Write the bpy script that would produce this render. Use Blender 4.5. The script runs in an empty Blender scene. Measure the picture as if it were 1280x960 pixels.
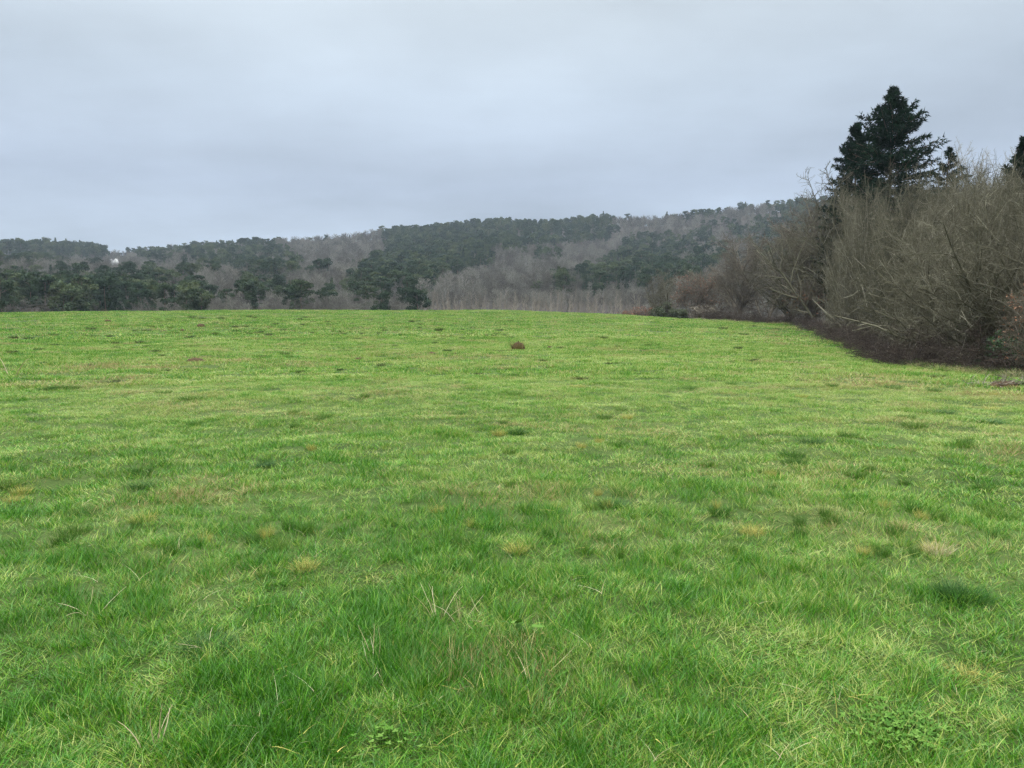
import bpy, math
import numpy as np

rng = np.random.default_rng(7)
R_ = math.radians
scene = bpy.context.scene
COL = scene.collection

# ------------------------------------------------------------------ camera model
EYE = 1.6
FPX = 930.0
PITCH = math.atan(80 / FPX)

def slope(px, row):
    """slope (dz per horizontal metre) of the sight line through a photo pixel"""
    a = (np.asarray(px, float) - 640) / FPX
    b = (480 - np.asarray(row, float)) / FPX
    fy = math.cos(PITCH) + b * math.sin(PITCH)
    dz = -math.sin(PITCH) + b * math.cos(PITCH)
    return dz / np.hypot(a, fy)

def az_of(px, row=400):
    a = (np.asarray(px, float) - 640) / FPX
    b = (480 - row) / FPX
    return np.arctan2(a, math.cos(PITCH) + b * math.sin(PITCH))

def to_px(x, y, z):
    z = z - EYE
    f = y * math.cos(PITCH) - z * math.sin(PITCH)
    u = y * math.sin(PITCH) + z * math.cos(PITCH)
    f = np.where(f < 0.1, 0.1, f)
    return 640 + FPX * x / f, 480 - FPX * u / f

# ------------------------------------------------------------------ noise
def _h(ix, iy, s):
    n = (ix.astype(np.int64) * 374761393 + iy.astype(np.int64) * 668265263 + s * 974634777) & 0xFFFFFFFF
    n = ((n ^ (n >> 13)) * 1274126177) & 0xFFFFFFFF
    n = n ^ (n >> 16)
    return (n & 0xFFFF) / 65535.0

def vnoise(x, y, s=0):
    x = np.asarray(x, float); y = np.asarray(y, float)
    ix = np.floor(x); iy = np.floor(y)
    fx = x - ix; fy = y - iy
    fx = fx * fx * (3 - 2 * fx); fy = fy * fy * (3 - 2 * fy)
    a = _h(ix, iy, s); b = _h(ix + 1, iy, s); c = _h(ix, iy + 1, s); d = _h(ix + 1, iy + 1, s)
    return (a * (1 - fx) + b * fx) * (1 - fy) + (c * (1 - fx) + d * fx) * fy - 0.5

def fbm(x, y, s=0, o=3):
    r = 0; a = 1; 
    for i in range(o):
        r = r + a * vnoise(x * 2 ** i + 17.3 * i, y * 2 ** i - 9.1 * i, s + i)
        a *= 0.5
    return r

# ------------------------------------------------------------------ terrain
RN = np.array([0.5, 12, 22, 30, 40, 55, 85, 112, 140, 180, 230, 300, 400, 550, 750, 950, 1300, 2000, 4500.])
CP = np.array([-260, 0, 160, 320, 450, 600, 760, 820, 900, 1000, 1060, 1110, 1280, 1500.])
NEAR = {  # z of the meadow, r = 0.5 .. 140
 -260: [0, .05, .15, .25, .42, .75, 1.7, 'r393', 1.0],
 0:    [0, .05, .15, .25, .42, .75, 1.7, 'r392', 1.2],
 160:  [0, .05, .15, .25, .42, .75, 1.8, 'r389', 1.6],
 320:  [0, .05, .15, .25, .45, .80, 1.9, 'r388', 1.7],
 450:  [0, .05, .15, .25, .45, .80, 1.9, 'r388', 1.7],
 600:  [0, .05, .15, .25, .45, .80, 1.9, 'r388', 1.7],
 760:  [0, .05, .15, .22, .40, .70, 1.6, 'r393', 1.2],
 820:  [0, .05, .14, .20, .35, .62, 1.45, 'r397', 1.0],
 900:  [0, .05, .12, .16, .26, .50, 'r406', 'r401', 1.0],
 1000: [0, .04, .10, .10, .12, .22, 'r405', 'r401', .6],
 1060: [0, .03, .09, .08, -.05, .10, 'r408', 'r402', .5],
 1110: [0, .02, .10, .0, -.62, -.2, .7, 'r404', .4],
 1280: [0, .0, .0, -.35, -.8, -.6, .5, 'r404', .3],
 1500: [0, .0, -.02, -.4, -.9, -.7, .4, 'r404', .2],
}
FAR = {  # ground rows (as 'r') or z from r = 180
 -260: [-2, 0, 387, 372, 352, 338, 327, 336, 360, 398],
 0:    [-2, 0, 387, 372, 352, 336, 326, 336, 360, 398],
 160:  [-2, 0, 387, 372, 350, 334, 326, 336, 360, 398],
 320:  [-2, 0, 387, 369, 345, 325, 312, 330, 360, 398],
 450:  [-2, 0, 387, 369, 342, 320, 304, 330, 360, 398],
 600:  [-2, 0, 387, 367, 338, 308, 285, 320, 360, 398],
 760:  [-2, 0, 387, 367, 338, 310, 290, 320, 360, 398],
 820:  [-2, 0, 387, 366, 336, 308, 288, 318, 360, 398],
 900:  [-2, 0, 387, 363, 332, 298, 273, 310, 355, 398],
 1000: [-2, 0, 387, 360, 328, 290, 259, 300, 350, 398],
 1060: [-2, 0, 387, 360, 326, 286, 254, 296, 350, 398],
 1110: [-2, 0, 387, 360, 326, 285, 252, 296, 350, 398],
 1280: [-2, 0, 387, 360, 326, 285, 255, 296, 350, 398],
 1500: [-2, 0, 387, 360, 326, 288, 262, 300, 350, 398],
}
Z = np.zeros((len(CP), len(RN)))
for i, c in enumerate(CP):
    for j, v in enumerate(NEAR[int(c)]):
        Z[i, j] = EYE + slope(c, float(v[1:])) * RN[j] if isinstance(v, str) else v
    for j, v in enumerate(FAR[int(c)]):
        Z[i, 9 + j] = v if j < 2 else EYE + slope(c, v) * RN[9 + j]
AZC = az_of(CP)
AZG = np.linspace(AZC[0], AZC[-1], 161)
LRG = np.linspace(math.log(0.5), math.log(4500), 321)
T = np.array([[np.interp(a, AZC, Z[:, j]) for a in AZG] for j in range(len(RN))])      # (r, az)
def _pchip(xs, ys, x):
    h = np.diff(xs); d = np.diff(ys) / h
    m = np.zeros_like(ys); m[0] = d[0]; m[-1] = d[-1]
    for k in range(1, len(xs) - 1):
        if d[k - 1] * d[k] > 0:
            w1 = 2 * h[k] + h[k - 1]; w2 = h[k] + 2 * h[k - 1]
            m[k] = (w1 + w2) / (w1 / d[k - 1] + w2 / d[k])
    i = np.clip(np.searchsorted(xs, x) - 1, 0, len(xs) - 2)
    t = (x - xs[i]) / h[i]
    return ((2 * t**3 - 3 * t**2 + 1) * ys[i] + (t**3 - 2 * t**2 + t) * h[i] * m[i]
            + (-2 * t**3 + 3 * t**2) * ys[i + 1] + (t**3 - t**2) * h[i] * m[i + 1])
RG = np.exp(LRG)
TG = np.array([_pchip(RN, T[:, k], RG) for k in range(len(AZG))])                      # (az, r)
for _ in range(14):                                                                    # soften across azimuth
    TG[1:-1] = 0.25 * TG[:-2] + 0.5 * TG[1:-1] + 0.25 * TG[2:]

def H(x, y, micro=True):
    x = np.asarray(x, float); y = np.asarray(y, float)
    r = np.maximum(np.hypot(x, y), 0.5)
    az = np.clip(np.arctan2(x, y), AZG[0], AZG[-1] - 1e-6)
    back = np.abs(np.arctan2(x, y)) > 1.9
    u = (az - AZG[0]) / (AZG[1] - AZG[0]); v = (np.log(np.minimum(r, 4499)) - LRG[0]) / (LRG[1] - LRG[0])
    i = np.clip(u.astype(int), 0, len(AZG) - 2); j = np.clip(v.astype(int), 0, len(LRG) - 2)
    fu = u - i; fv = v - j
    z = (TG[i, j] * (1 - fu) + TG[i + 1, j] * fu) * (1 - fv) + (TG[i, j + 1] * (1 - fu) + TG[i + 1, j + 1] * fu) * fv
    if micro:
        k = np.clip(r / 8, 0.15, 1)
        z = z + k * (0.07 * fbm(x / 1.3, y / 1.3, 3, 3) + 0.09 * vnoise(x / 5, y / 5, 9))
        z = z + np.clip(1.3 - r / 30, 0, 1) * 0.05 * fbm(x / .42, y / .42, 15, 2)
        z = z + np.clip((r - 20) / 40, 0, 1) * 0.16 * vnoise(x / 11, y / 11, 11)
        z = z + np.clip((r - 320) / 200, 0, 1) * np.clip((1400 - r) / 400, 0, 1) * 12 * fbm(x / 130, y / 130, 5, 2)
    return z

def at(px, row, rmax=160.0, rmin=1.5):
    """first meeting of the sight line with the ground"""
    s = float(slope(px, row)); a = float(az_of(px, row))
    rr = np.exp(np.arange(math.log(rmin), math.log(rmax), 0.004))
    hit = np.where(H(math.sin(a) * rr, math.cos(a) * rr) >= EYE + s * rr)[0]
    r = float(rr[hit[0]]) if len(hit) else rmax
    return math.sin(a) * r, math.cos(a) * r, r

def pos(px, r):
    a = float(az_of(px))
    return math.sin(a) * r, math.cos(a) * r

HEDGE = np.array([(-600, 150), (700, 140), (760, 126), (820, 114), (900, 106), (1000, 83), (1060, 53), (1110, 37), (1150, 29), (1280, 25.5), (1700, 23)], float)
def hedge_r(x, y):
    return np.interp(np.arctan2(x, y), az_of(HEDGE[:, 0]), HEDGE[:, 1])

# ------------------------------------------------------------------ mesh helpers
def mk_mesh(name, parts, mats, smooth=False):
    """parts: list of (V, F, attr, matindex); F is (M,k)"""
    V = []; loops = []; starts = []; mi = []; at_ = []; off = 0; lo = 0
    for v, f, a, m in parts:
        V.append(v); at_.append(np.broadcast_to(np.asarray(a, float), (len(v),)))
        k = f.shape[1]
        loops.append((f + off).ravel()); starts.append(lo + np.arange(len(f)) * k)
        mi.append(np.full(len(f), m)); off += len(v); lo += f.size
    V = np.concatenate(V); loops = np.concatenate(loops); starts = np.concatenate(starts); mi = np.concatenate(mi)
    me = bpy.data.meshes.new(name)
    me.vertices.add(len(V)); me.vertices.foreach_set('co', V.astype(np.float32).ravel())
    me.loops.add(len(loops)); me.loops.foreach_set('vertex_index', loops.astype(np.int32))
    me.polygons.add(len(starts)); me.polygons.foreach_set('loop_start', starts.astype(np.int32))
    me.polygons.foreach_set('material_index', mi.astype(np.int32))
    if smooth: me.polygons.foreach_set('use_smooth', np.ones(len(starts), bool))
    a = me.attributes.new('v', 'FLOAT', 'POINT'); a.data.foreach_set('value', np.concatenate(at_).astype(np.float32))
    for m in mats: me.materials.append(m)
    me.update(calc_edges=True)
    return me

def unit(v): return v / np.maximum(np.linalg.norm(v, axis=-1, keepdims=True), 1e-9)

def tubes(P, Rr, S=3):
    """P (N,K,3), Rr (N,K) -> V, quads"""
    N, K, _ = P.shape
    t = np.gradient(P, axis=1); t = unit(t)
    ref = np.where(np.abs(t[..., 2:3]) > 0.9, np.array([1., 0, 0]), np.array([0, 0, 1.]))
    a = unit(np.cross(t, ref)); b = np.cross(t, a)
    ang = np.arange(S) * 2 * math.pi / S
    V = P[:, :, None, :] + Rr[:, :, None, None] * (np.cos(ang)[None, None, :, None] * a[:, :, None, :] + np.sin(ang)[None, None, :, None] * b[:, :, None, :])
    n, k, s = np.meshgrid(np.arange(N), np.arange(K - 1), np.arange(S), indexing='ij')
    i0 = (n * K + k) * S + s; i1 = (n * K + k) * S + (s + 1) % S
    F = np.stack([i0, i1, i1 + S, i0 + S], -1).reshape(-1, 4)
    return V.reshape(-1, 3), F

def walk(p0, d0, L, K, wob, trop, rg):
    N = len(p0); P = np.zeros((N, K, 3)); P[:, 0] = p0; d = unit(d0)
    for k in range(1, K):
        d = unit(d + wob * rg.normal(size=(N, 3)) + np.array([0, 0, 1.]) * np.asarray(trop).reshape(-1, 1))
        P[:, k] = P[:, k - 1] + d * (L / (K - 1))[:, None]
    return P

def children(P, Rr, n, t0, t1, a0, a1, lr, K, wob, trop, rr, rg, minr=0.0, taper=0.35):
    N, Kp, _ = P.shape
    idx = np.repeat(np.arange(N), n)
    t = (np.tile(np.arange(n), N) + rg.random(N * n)) / n
    t = t0 + (t1 - t0) * t
    s = t * (Kp - 1); i = np.clip(s.astype(int), 0, Kp - 2); f = (s - i)[:, None]
    p = P[idx, i] * (1 - f) + P[idx, i + 1] * f
    tan = unit(P[idx, i + 1] - P[idx, i])
    rad = Rr[idx, i] * (1 - f[:, 0]) + Rr[idx, i + 1] * f[:, 0]
    per = unit(np.cross(tan, rg.normal(size=p.shape)))
    a = np.radians(rg.uniform(a0, a1, len(p)))[:, None]
    d = np.cos(a) * tan + np.sin(a) * per
    pl = np.linalg.norm(np.diff(P, axis=1), axis=2).sum(1)[idx]
    L = pl * lr * (1.1 - 0.65 * t) * rg.uniform(0.6, 1.25, len(p))
    C = walk(p, d, L, K, wob, trop, rg)
    r0 = np.maximum(rad * rr, minr)
    CR = r0[:, None] * np.linspace(1, taper, K)[None]
    return C, CR

def slivers(P, D, L, W, rg, nrm=None):
    N = len(P); D = unit(D)
    side = unit(np.cross(D, rg.normal(size=(N, 3)) if nrm is None else nrm))
    V = np.stack([P - side * W[:, None] * .5, P + side * W[:, None] * .5, P + D * L[:, None]], 1).reshape(-1, 3)
    F = np.arange(3 * N).reshape(N, 3)
    return V, F

def leaves(P, size, rg, flat=0.0):
    """small four-sided leaf faces at P"""
    N = len(P); d = rg.normal(size=(N, 3)); d[:, 2] *= (1 - flat); d = unit(d)
    n = rg.normal(size=(N, 3)); n[:, 2] += flat * 3
    s = unit(np.cross(d, n)); L = size * rg.uniform(.6, 1.3, N)[:, None]
    V = np.stack([P - d * L * .5, P + s * L * .28, P + d * L * .5, P - s * L * .28], 1).reshape(-1, 3)
    return V, np.arange(4 * N).reshape(N, 4)

# ------------------------------------------------------------------ materials
def N_(nt, t, **kw):
    n = nt.nodes.new(t)
    for k, v in kw.items(): setattr(n, k, v)
    return n

def math_(nt, op, a, b=0.5, c=None):
    n = N_(nt, 'ShaderNodeMath', operation=op)
    for i, v in enumerate((a, b) if c is None else (a, b, c)):
        if hasattr(v, 'is_output'): nt.links.new(v, n.inputs[i])
        else: n.inputs[i].default_value = v
    return n.outputs[0]

def mix_(nt, f, a, b, blend='MIX'):
    n = N_(nt, 'ShaderNodeMix', data_type='RGBA', blend_type=blend)
    for s, v in ((0, f), (6, a), (7, b)):
        if hasattr(v, 'is_output'): nt.links.new(v, n.inputs[s])
        else: n.inputs[s].default_value = (*v, 1) if s else v
    return n.outputs[2]

def ramp_(nt, f, pts):
    n = N_(nt, 'ShaderNodeValToRGB'); nt.links.new(f, n.inputs[0])
    e = n.color_ramp.elements
    while len(e) < len(pts): e.new(0.5)
    for i, (p, c) in enumerate(pts):
        e[i].position = p; e[i].color = (*c, 1) if not isinstance(c, (int, float)) else (c, c, c, 1)
    return n.outputs[0]

def noise_(nt, vec, scale, detail=3, rough=0.55):
    n = N_(nt, 'ShaderNodeTexNoise'); n.inputs['Scale'].default_value = scale
    n.inputs['Detail'].default_value = detail; n.inputs['Roughness'].default_value = rough
    nt.links.new(vec, n.inputs['Vector']); return n.outputs[0]

def new_mat(name):
    m = bpy.data.materials.new(name); m.use_nodes = True; m.node_tree.nodes.clear()
    return m, m.node_tree

def finish(nt, col, rough=0.7, spec=0.3, trans=0.0, tcol=None, bump=None):
    b = N_(nt, 'ShaderNodeBsdfPrincipled'); b.inputs['Roughness'].default_value = rough
    b.inputs['Specular IOR Level'].default_value = spec
    nt.links.new(col, b.inputs['Base Color']); out = N_(nt, 'ShaderNodeOutputMaterial'); s = b.outputs[0]
    if bump is not None: nt.links.new(bump, b.inputs['Normal'])
    if trans > 0:
        t = N_(nt, 'ShaderNodeBsdfTranslucent'); nt.links.new(col if tcol is None else tcol, t.inputs[0])
        x = N_(nt, 'ShaderNodeMixShader'); x.inputs[0].default_value = trans
        nt.links.new(s, x.inputs[1]); nt.links.new(t.outputs[0], x.inputs[2]); s = x.outputs[0]
    nt.links.new(s, out.inputs[0])

def attr_(nt, name, kind='GEOMETRY'):
    n = N_(nt, 'ShaderNodeAttribute', attribute_name=name, attribute_type=kind); return n.outputs['Fac']

def simple(name, pts, rough=0.8, spec=0.2, trans=0.0, rnd=0.35, nscale=None, namp=0.3, vgain=1.0):
    """colour ramp over (vertex attribute v, per-object random, world noise)"""
    m, nt = new_mat(name)
    f = math_(nt, 'MULTIPLY', attr_(nt, 'v'), vgain * (1 - rnd))
    oi = N_(nt, 'ShaderNodeObjectInfo')
    f = math_(nt, 'ADD', f, math_(nt, 'MULTIPLY', oi.outputs['Random'], rnd))
    if nscale:
        g = N_(nt, 'ShaderNodeNewGeometry')
        nn = math_(nt, 'SUBTRACT', noise_(nt, g.outputs['Position'], nscale), 0.5)
        f = math_(nt, 'ADD', f, math_(nt, 'MULTIPLY', nn, namp * 2))
    finish(nt, ramp_(nt, f, pts), rough, spec, trans)
    return m

# grass shared colour logic: world-space patches, per-blade v, per-tuft tint/dry
def grass_mat(name, inst=True, bright=1.0):
    m, nt = new_mat(name)
    g = N_(nt, 'ShaderNodeNewGeometry'); P = g.outputs['Position']
    mp = N_(nt, 'ShaderNodeMapping'); nt.links.new(P, mp.inputs[0]); mp.inputs['Scale'].default_value = (1, 1, 0.02)
    P = mp.outputs[0]
    n1 = noise_(nt, P, 0.2, 3); n2 = noise_(nt, P, 0.9, 3); n3 = noise_(nt, P, 3.4, 3)
    v = attr_(nt, 'v')
    f = math_(nt, 'ADD', math_(nt, 'MULTIPLY', math_(nt, 'SUBTRACT', n1, .5), 1.1), math_(nt, 'MULTIPLY', math_(nt, 'SUBTRACT', n2, .5), 1.15))
    f = math_(nt, 'ADD', f, math_(nt, 'MULTIPLY', math_(nt, 'SUBTRACT', n3, .5), 1.1))
    f = math_(nt, 'ADD', math_(nt, 'ADD', f, 0.5), math_(nt, 'MULTIPLY', math_(nt, 'SUBTRACT', v, .5), 1.1))
    if inst:
        f = math_(nt, 'ADD', f, attr_(nt, 'tint', 'INSTANCER'))
    b = bright
    col = ramp_(nt, f, [(0.0, (.022 * b, .098 * b, .003 * b)), (0.25, (.048 * b, .185 * b, .006 * b)), (0.5, (.098 * b, .238 * b, .014 * b)),
                        (0.75, (.195 * b, .270 * b, .040 * b)), (1.0, (.28 * b, .32 * b, .10 * b))])
    # bluish blades
    blu = math_(nt, 'GREATER_THAN', math_(nt, 'FRACT', math_(nt, 'MULTIPLY', v, 37.7)), 0.80)
    col = mix_(nt, math_(nt, 'MULTIPLY', blu, 0.5), col, (.13 * b, .25 * b, .09 * b))
    # dry straw
    dn = math_(nt, 'MULTIPLY', math_(nt, 'SUBTRACT', noise_(nt, P, 0.55, 4, .65), 0.5), 1.3)
    base = -0.60
    dry = math_(nt, 'ADD', dn, math_(nt, 'MULTIPLY', math_(nt, 'FRACT', math_(nt, 'MULTIPLY', v, 91.3)), 0.62))
    if inst: dry = math_(nt, 'ADD', dry, attr_(nt, 'dry', 'INSTANCER'))
    dry = math_(nt, 'MULTIPLY', math_(nt, 'ADD', dry, base), 9.0)
    cl = N_(nt, 'ShaderNodeClamp'); nt.links.new(dry, cl.inputs[0])
    col = mix_(nt, cl.outputs[0], col, mix_(nt, math_(nt, 'FRACT', math_(nt, 'MULTIPLY', v, 13.1)), (.34 * b, .29 * b, .13 * b), (.22 * b, .16 * b, .07 * b)))
    finish(nt, col, 0.45, 0.20, 0.30)
    return m

M_grass = grass_mat('meadow_grass')
M_tuss = simple('tussock_grass', [(0, (.010, .045, .006)), (.5, (.022, .08, .010)), (1, (.07, .14, .025))], .6, .3, .2)
M_tuss_far = simple('rough_tussock_grass', [(0, (.012, .022, .007)), (.5, (.030, .048, .012)), (1, (.075, .085, .025))], .7, .2, .15)
M_tuss_mid = simple('green_tussock_grass', [(0, (.016, .055, .006)), (.5, (.042, .11, .012)), (1, (.12, .19, .03))], .6, .15, .2, rnd=.5)
M_dead = simple('dead_tussock_grass', [(0, (.05, .036, .014)), (.5, (.13, .10, .04)), (1, (.27, .22, .10))], .8, .1, .1, rnd=.1)
M_straw = simple('straw_grass', [(0, (.22, .17, .09)), (.5, (.40, .34, .20)), (1, (.60, .55, .38))], .7, .2, .2, rnd=.1)
M_yel = simple('yellowing_grass', [(0, (.10, .14, .03)), (.5, (.26, .25, .06)), (1, (.50, .42, .12))], .7, .2, .2, rnd=.1)
M_broad = simple('broad_leaf', [(0, (.026, .080, .008)), (.5, (.055, .13, .014)), (1, (.10, .18, .035))], .7, .12, .2, rnd=.1)
M_earth = simple('earth', [(0, (.022, .016, .009)), (.5, (.050, .034, .018)), (1, (.11, .075, .038))], .95, .1, nscale=9, namp=.5, rnd=.1)
M_twig = simple('twig_bark', [(0, (.018, .018, .011)), (.35, (.054, .052, .034)), (.65, (.118, .112, .078)), (1, (.25, .235, .185))], .85, .15, rnd=.3)
M_twig_brown = simple('brown_twig_bark', [(0, (.048, .041, .032)), (.5, (.112, .099, .077)), (1, (.22, .195, .155))], .85, .15, rnd=.3)
M_twig_pale = simple('pale_twig_bark', [(0, (.16, .15, .115)), (1, (.34, .32, .27))], .85, .15, rnd=.3)
M_far_twig = simple('far_twig_bark', [(0, (.045, .042, .035)), (.5, (.094, .092, .078)), (1, (.21, .205, .175))], .9, .1, rnd=.6)
M_far_pale = simple('far_pale_bark', [(0, (.085, .075, .06)), (1, (.25, .225, .18))], .9, .1, rnd=.5)
M_bark = simple('pine_bark', [(0, (.06, .045, .035)), (1, (.15, .11, .085))], .9, .1)
M_pine = simple('pine_needles', [(0, (.006, .018, .011)), (.5, (.024, .044, .022)), (1, (.085, .105, .048))], .8, .08, .1, rnd=.55)
M_fir = simple('fir_needles', [(0, (.004, .011, .008)), (.6, (.010, .024, .014)), (1, (.022, .045, .022))], .9, .03, .05, rnd=.15)
M_ever = simple('evergreen_shrub_leaf', [(0, (.020, .032, .014)), (.5, (.042, .058, .024)), (1, (.085, .10, .045))], .6, .3, .1, rnd=.2)
M_rust = simple('rusty_leaf', [(0, (.09, .042, .026)), (.5, (.17, .085, .052)), (1, (.29, .165, .105))], .8, .2, .2, rnd=.2)
M_bramble = simple('bramble_stem', [(0, (.016, .013, .011)), (.5, (.035, .027, .022)), (1, (.085, .068, .055))], .85, .15, rnd=.2)
M_ivy = simple('ivy_leaf', [(0, (.012, .035, .012)), (.5, (.025, .070, .022)), (1, (.06, .12, .04))], .45, .4, .1, rnd=.1)
M_wall = simple('white_render', [(0, (.60, .60, .58)), (1, (.66, .66, .64))], .9, .1)
M_roof = simple('slate_roof', [(0, (.10, .10, .11)), (1, (.16, .15, .15))], .8, .2)
M_glass = simple('window_glass', [(0, (.03, .035, .04)), (1, (.05, .05, .06))], .1, .5)

def ground_material():
    m, nt = new_mat('ground_soil')
    g = N_(nt, 'ShaderNodeNewGeometry'); P = g.outputs['Position']
    n1 = noise_(nt, P, 0.5, 5, .65); n2 = noise_(nt, P, 26, 5, .75)
    f = math_(nt, 'ADD', math_(nt, 'MULTIPLY', n1, .6), math_(nt, 'MULTIPLY', n2, .5))
    grass = ramp_(nt, f, [(.35, (.016, .026, .007)), (.55, (.034, .058, .012)), (.75, (.075, .085, .030))])
    wood = ramp_(nt, f, [(.3, (.018, .016, .013)), (.6, (.036, .031, .025)), (.8, (.06, .05, .04))])
    w = attr_(nt, 'v')
    bump = N_(nt, 'ShaderNodeBump'); bump.inputs['Strength'].default_value = .5; bump.inputs['Distance'].default_value = .03
    nt.links.new(n2, bump.inputs['Height'])
    finish(nt, mix_(nt, w, grass, wood), .95, .1, bump=bump.outputs[0])
    return m
M_ground = ground_material()

# ------------------------------------------------------------------ object helpers
def link(o): COL.objects.link(o); return o
def tag(o, label=None, cat=None, group=None, kind=None):
    if label: o['label'] = label
    if cat: o['category'] = cat
    if group: o['group'] = group
    if kind: o['kind'] = kind
    return o
def obj(name, me, parent=None, loc=None):
    o = link(bpy.data.objects.new(name, me))
    if parent: o.parent = parent
    if loc is not None: o.location = loc
    return o
def thing(name, loc, label, cat, group=None, rz=0, sc=1):
    o = link(bpy.data.objects.new(name, None)); o.location = loc; o.rotation_euler = (0, 0, rz)
    o.scale = sc if hasattr(sc, '__len__') else (sc, sc, sc)
    return tag(o, label, cat, group)

# ------------------------------------------------------------------ instanced stuff
def scatter(name, meshes, P, rot, scl, idx, mats, label, cat, extra=None):
    """one object of kind stuff: points that carry tufts or trees"""
    srcs = []
    for i, me in enumerate(meshes):
        srcs.append(bpy.data.objects.new(name + '_source', me))
    pm = bpy.data.meshes.new(name)
    pm.vertices.add(len(P)); pm.vertices.foreach_set('co', P.astype(np.float32).ravel())
    def fa(nm, ty, arr, key='value'):
        a = pm.attributes.new(nm, ty, 'POINT'); a.data.foreach_set(key, arr.ravel())
    fa('rot', 'FLOAT_VECTOR', rot.astype(np.float32), 'vector'); fa('scl', 'FLOAT_VECTOR', scl.astype(np.float32), 'vector')
    fa('idx', 'INT', idx.astype(np.int32))
    for k, v in (extra or {}).items(): fa(k, 'FLOAT', v.astype(np.float32))
    for m in mats: pm.materials.append(m)
    ng = bpy.data.node_groups.new(name + '_scatter', 'GeometryNodeTree')
    ng.interface.new_socket('Geometry', in_out='INPUT', socket_type='NodeSocketGeometry')
    ng.interface.new_socket('Geometry', in_out='OUTPUT', socket_type='NodeSocketGeometry')
    gi = ng.nodes.new('NodeGroupInput'); go = ng.nodes.new('NodeGroupOutput')
    jn = ng.nodes.new('GeometryNodeJoinGeometry'); ip = ng.nodes.new('GeometryNodeInstanceOnPoints')
    for s in srcs:
        oi = ng.nodes.new('GeometryNodeObjectInfo'); oi.inputs['Object'].default_value = s
        oi.inputs['As Instance'].default_value = True
        ng.links.new(oi.outputs['Geometry'], jn.inputs[0])
    def na(nm, ty):
        n = ng.nodes.new('GeometryNodeInputNamedAttribute'); n.data_type = ty; n.inputs['Name'].default_value = nm
        return n.outputs[0]
    mv = ng.nodes.new('GeometryNodeMeshToPoints')
    ng.links.new(gi.outputs[0], mv.inputs[0]); ng.links.new(mv.outputs[0], ip.inputs['Points'])
    ng.links.new(jn.outputs[0], ip.inputs['Instance']); ip.inputs['Pick Instance'].default_value = True
    ng.links.new(na('idx', 'INT'), ip.inputs['Instance Index'])
    ng.links.new(na('rot', 'FLOAT_VECTOR'), ip.inputs['Rotation']); ng.links.new(na('scl', 'FLOAT_VECTOR'), ip.inputs['Scale'])
    ng.links.new(ip.outputs[0], go.inputs[0])
    o = obj(name, pm); md = o.modifiers.new('scatter', 'NODES'); md.node_group = ng
    return tag(o, label, cat, None, 'stuff')

# ------------------------------------------------------------------ ground sheet
def build_ground():
    azf = np.radians(np.arange(-48, 48.01, 0.4)); azb = np.radians(np.arange(52, 308.01, 4.0))
    az = np.concatenate([azf, azb]); rr = np.exp(np.linspace(math.log(0.5), math.log(4400), 260))
    A, Rr = np.meshgrid(az, rr, indexing='ij')
    X = np.sin(A) * Rr; Y = np.cos(A) * Rr; Zz = H(X, Y)
    V = np.stack([X, Y, Zz], -1).reshape(-1, 3)
    n, k = len(az), len(rr)
    i, j = np.meshgrid(np.arange(n), np.arange(k - 1), indexing='ij'); i2 = (i + 1) % n
    F = np.stack([i * k + j, i * k + j + 1, i2 * k + j + 1, i2 * k + j], -1).reshape(-1, 4)
    c = len(V); V = np.vstack([V, [[0, 0, float(H(0, .5))]]])
    tri = np.stack([np.full(n, c), np.arange(n) * k, ((np.arange(n) + 1) % n) * k], -1)
    w = np.clip((Rr - hedge_r(X, Y) + 1.0) / 2.0, 0, 1).reshape(-1); w = np.append(w, 0)
    # one vertex list, two face sizes
    me = bpy.data.meshes.new('ground')
    F3 = tri
    loops = np.concatenate([F.ravel(), F3.ravel()])
    starts = np.concatenate([np.arange(len(F)) * 4, F.size + np.arange(len(F3)) * 3])
    me.vertices.add(len(V)); me.vertices.foreach_set('co', V.astype(np.float32).ravel())
    me.loops.add(len(loops)); me.loops.foreach_set('vertex_index', loops.astype(np.int32))
    me.polygons.add(len(starts)); me.polygons.foreach_set('loop_start', starts.astype(np.int32))
    a = me.attributes.new('v', 'FLOAT', 'POINT'); a.data.foreach_set('value', w.astype(np.float32))
    me.materials.append(M_ground); me.update(calc_edges=True)
    me.polygons.foreach_set('use_smooth', np.ones(len(starts), bool))
    o = obj('ground', me); tag(o, None, None, None, 'structure'); return o
build_ground()

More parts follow.
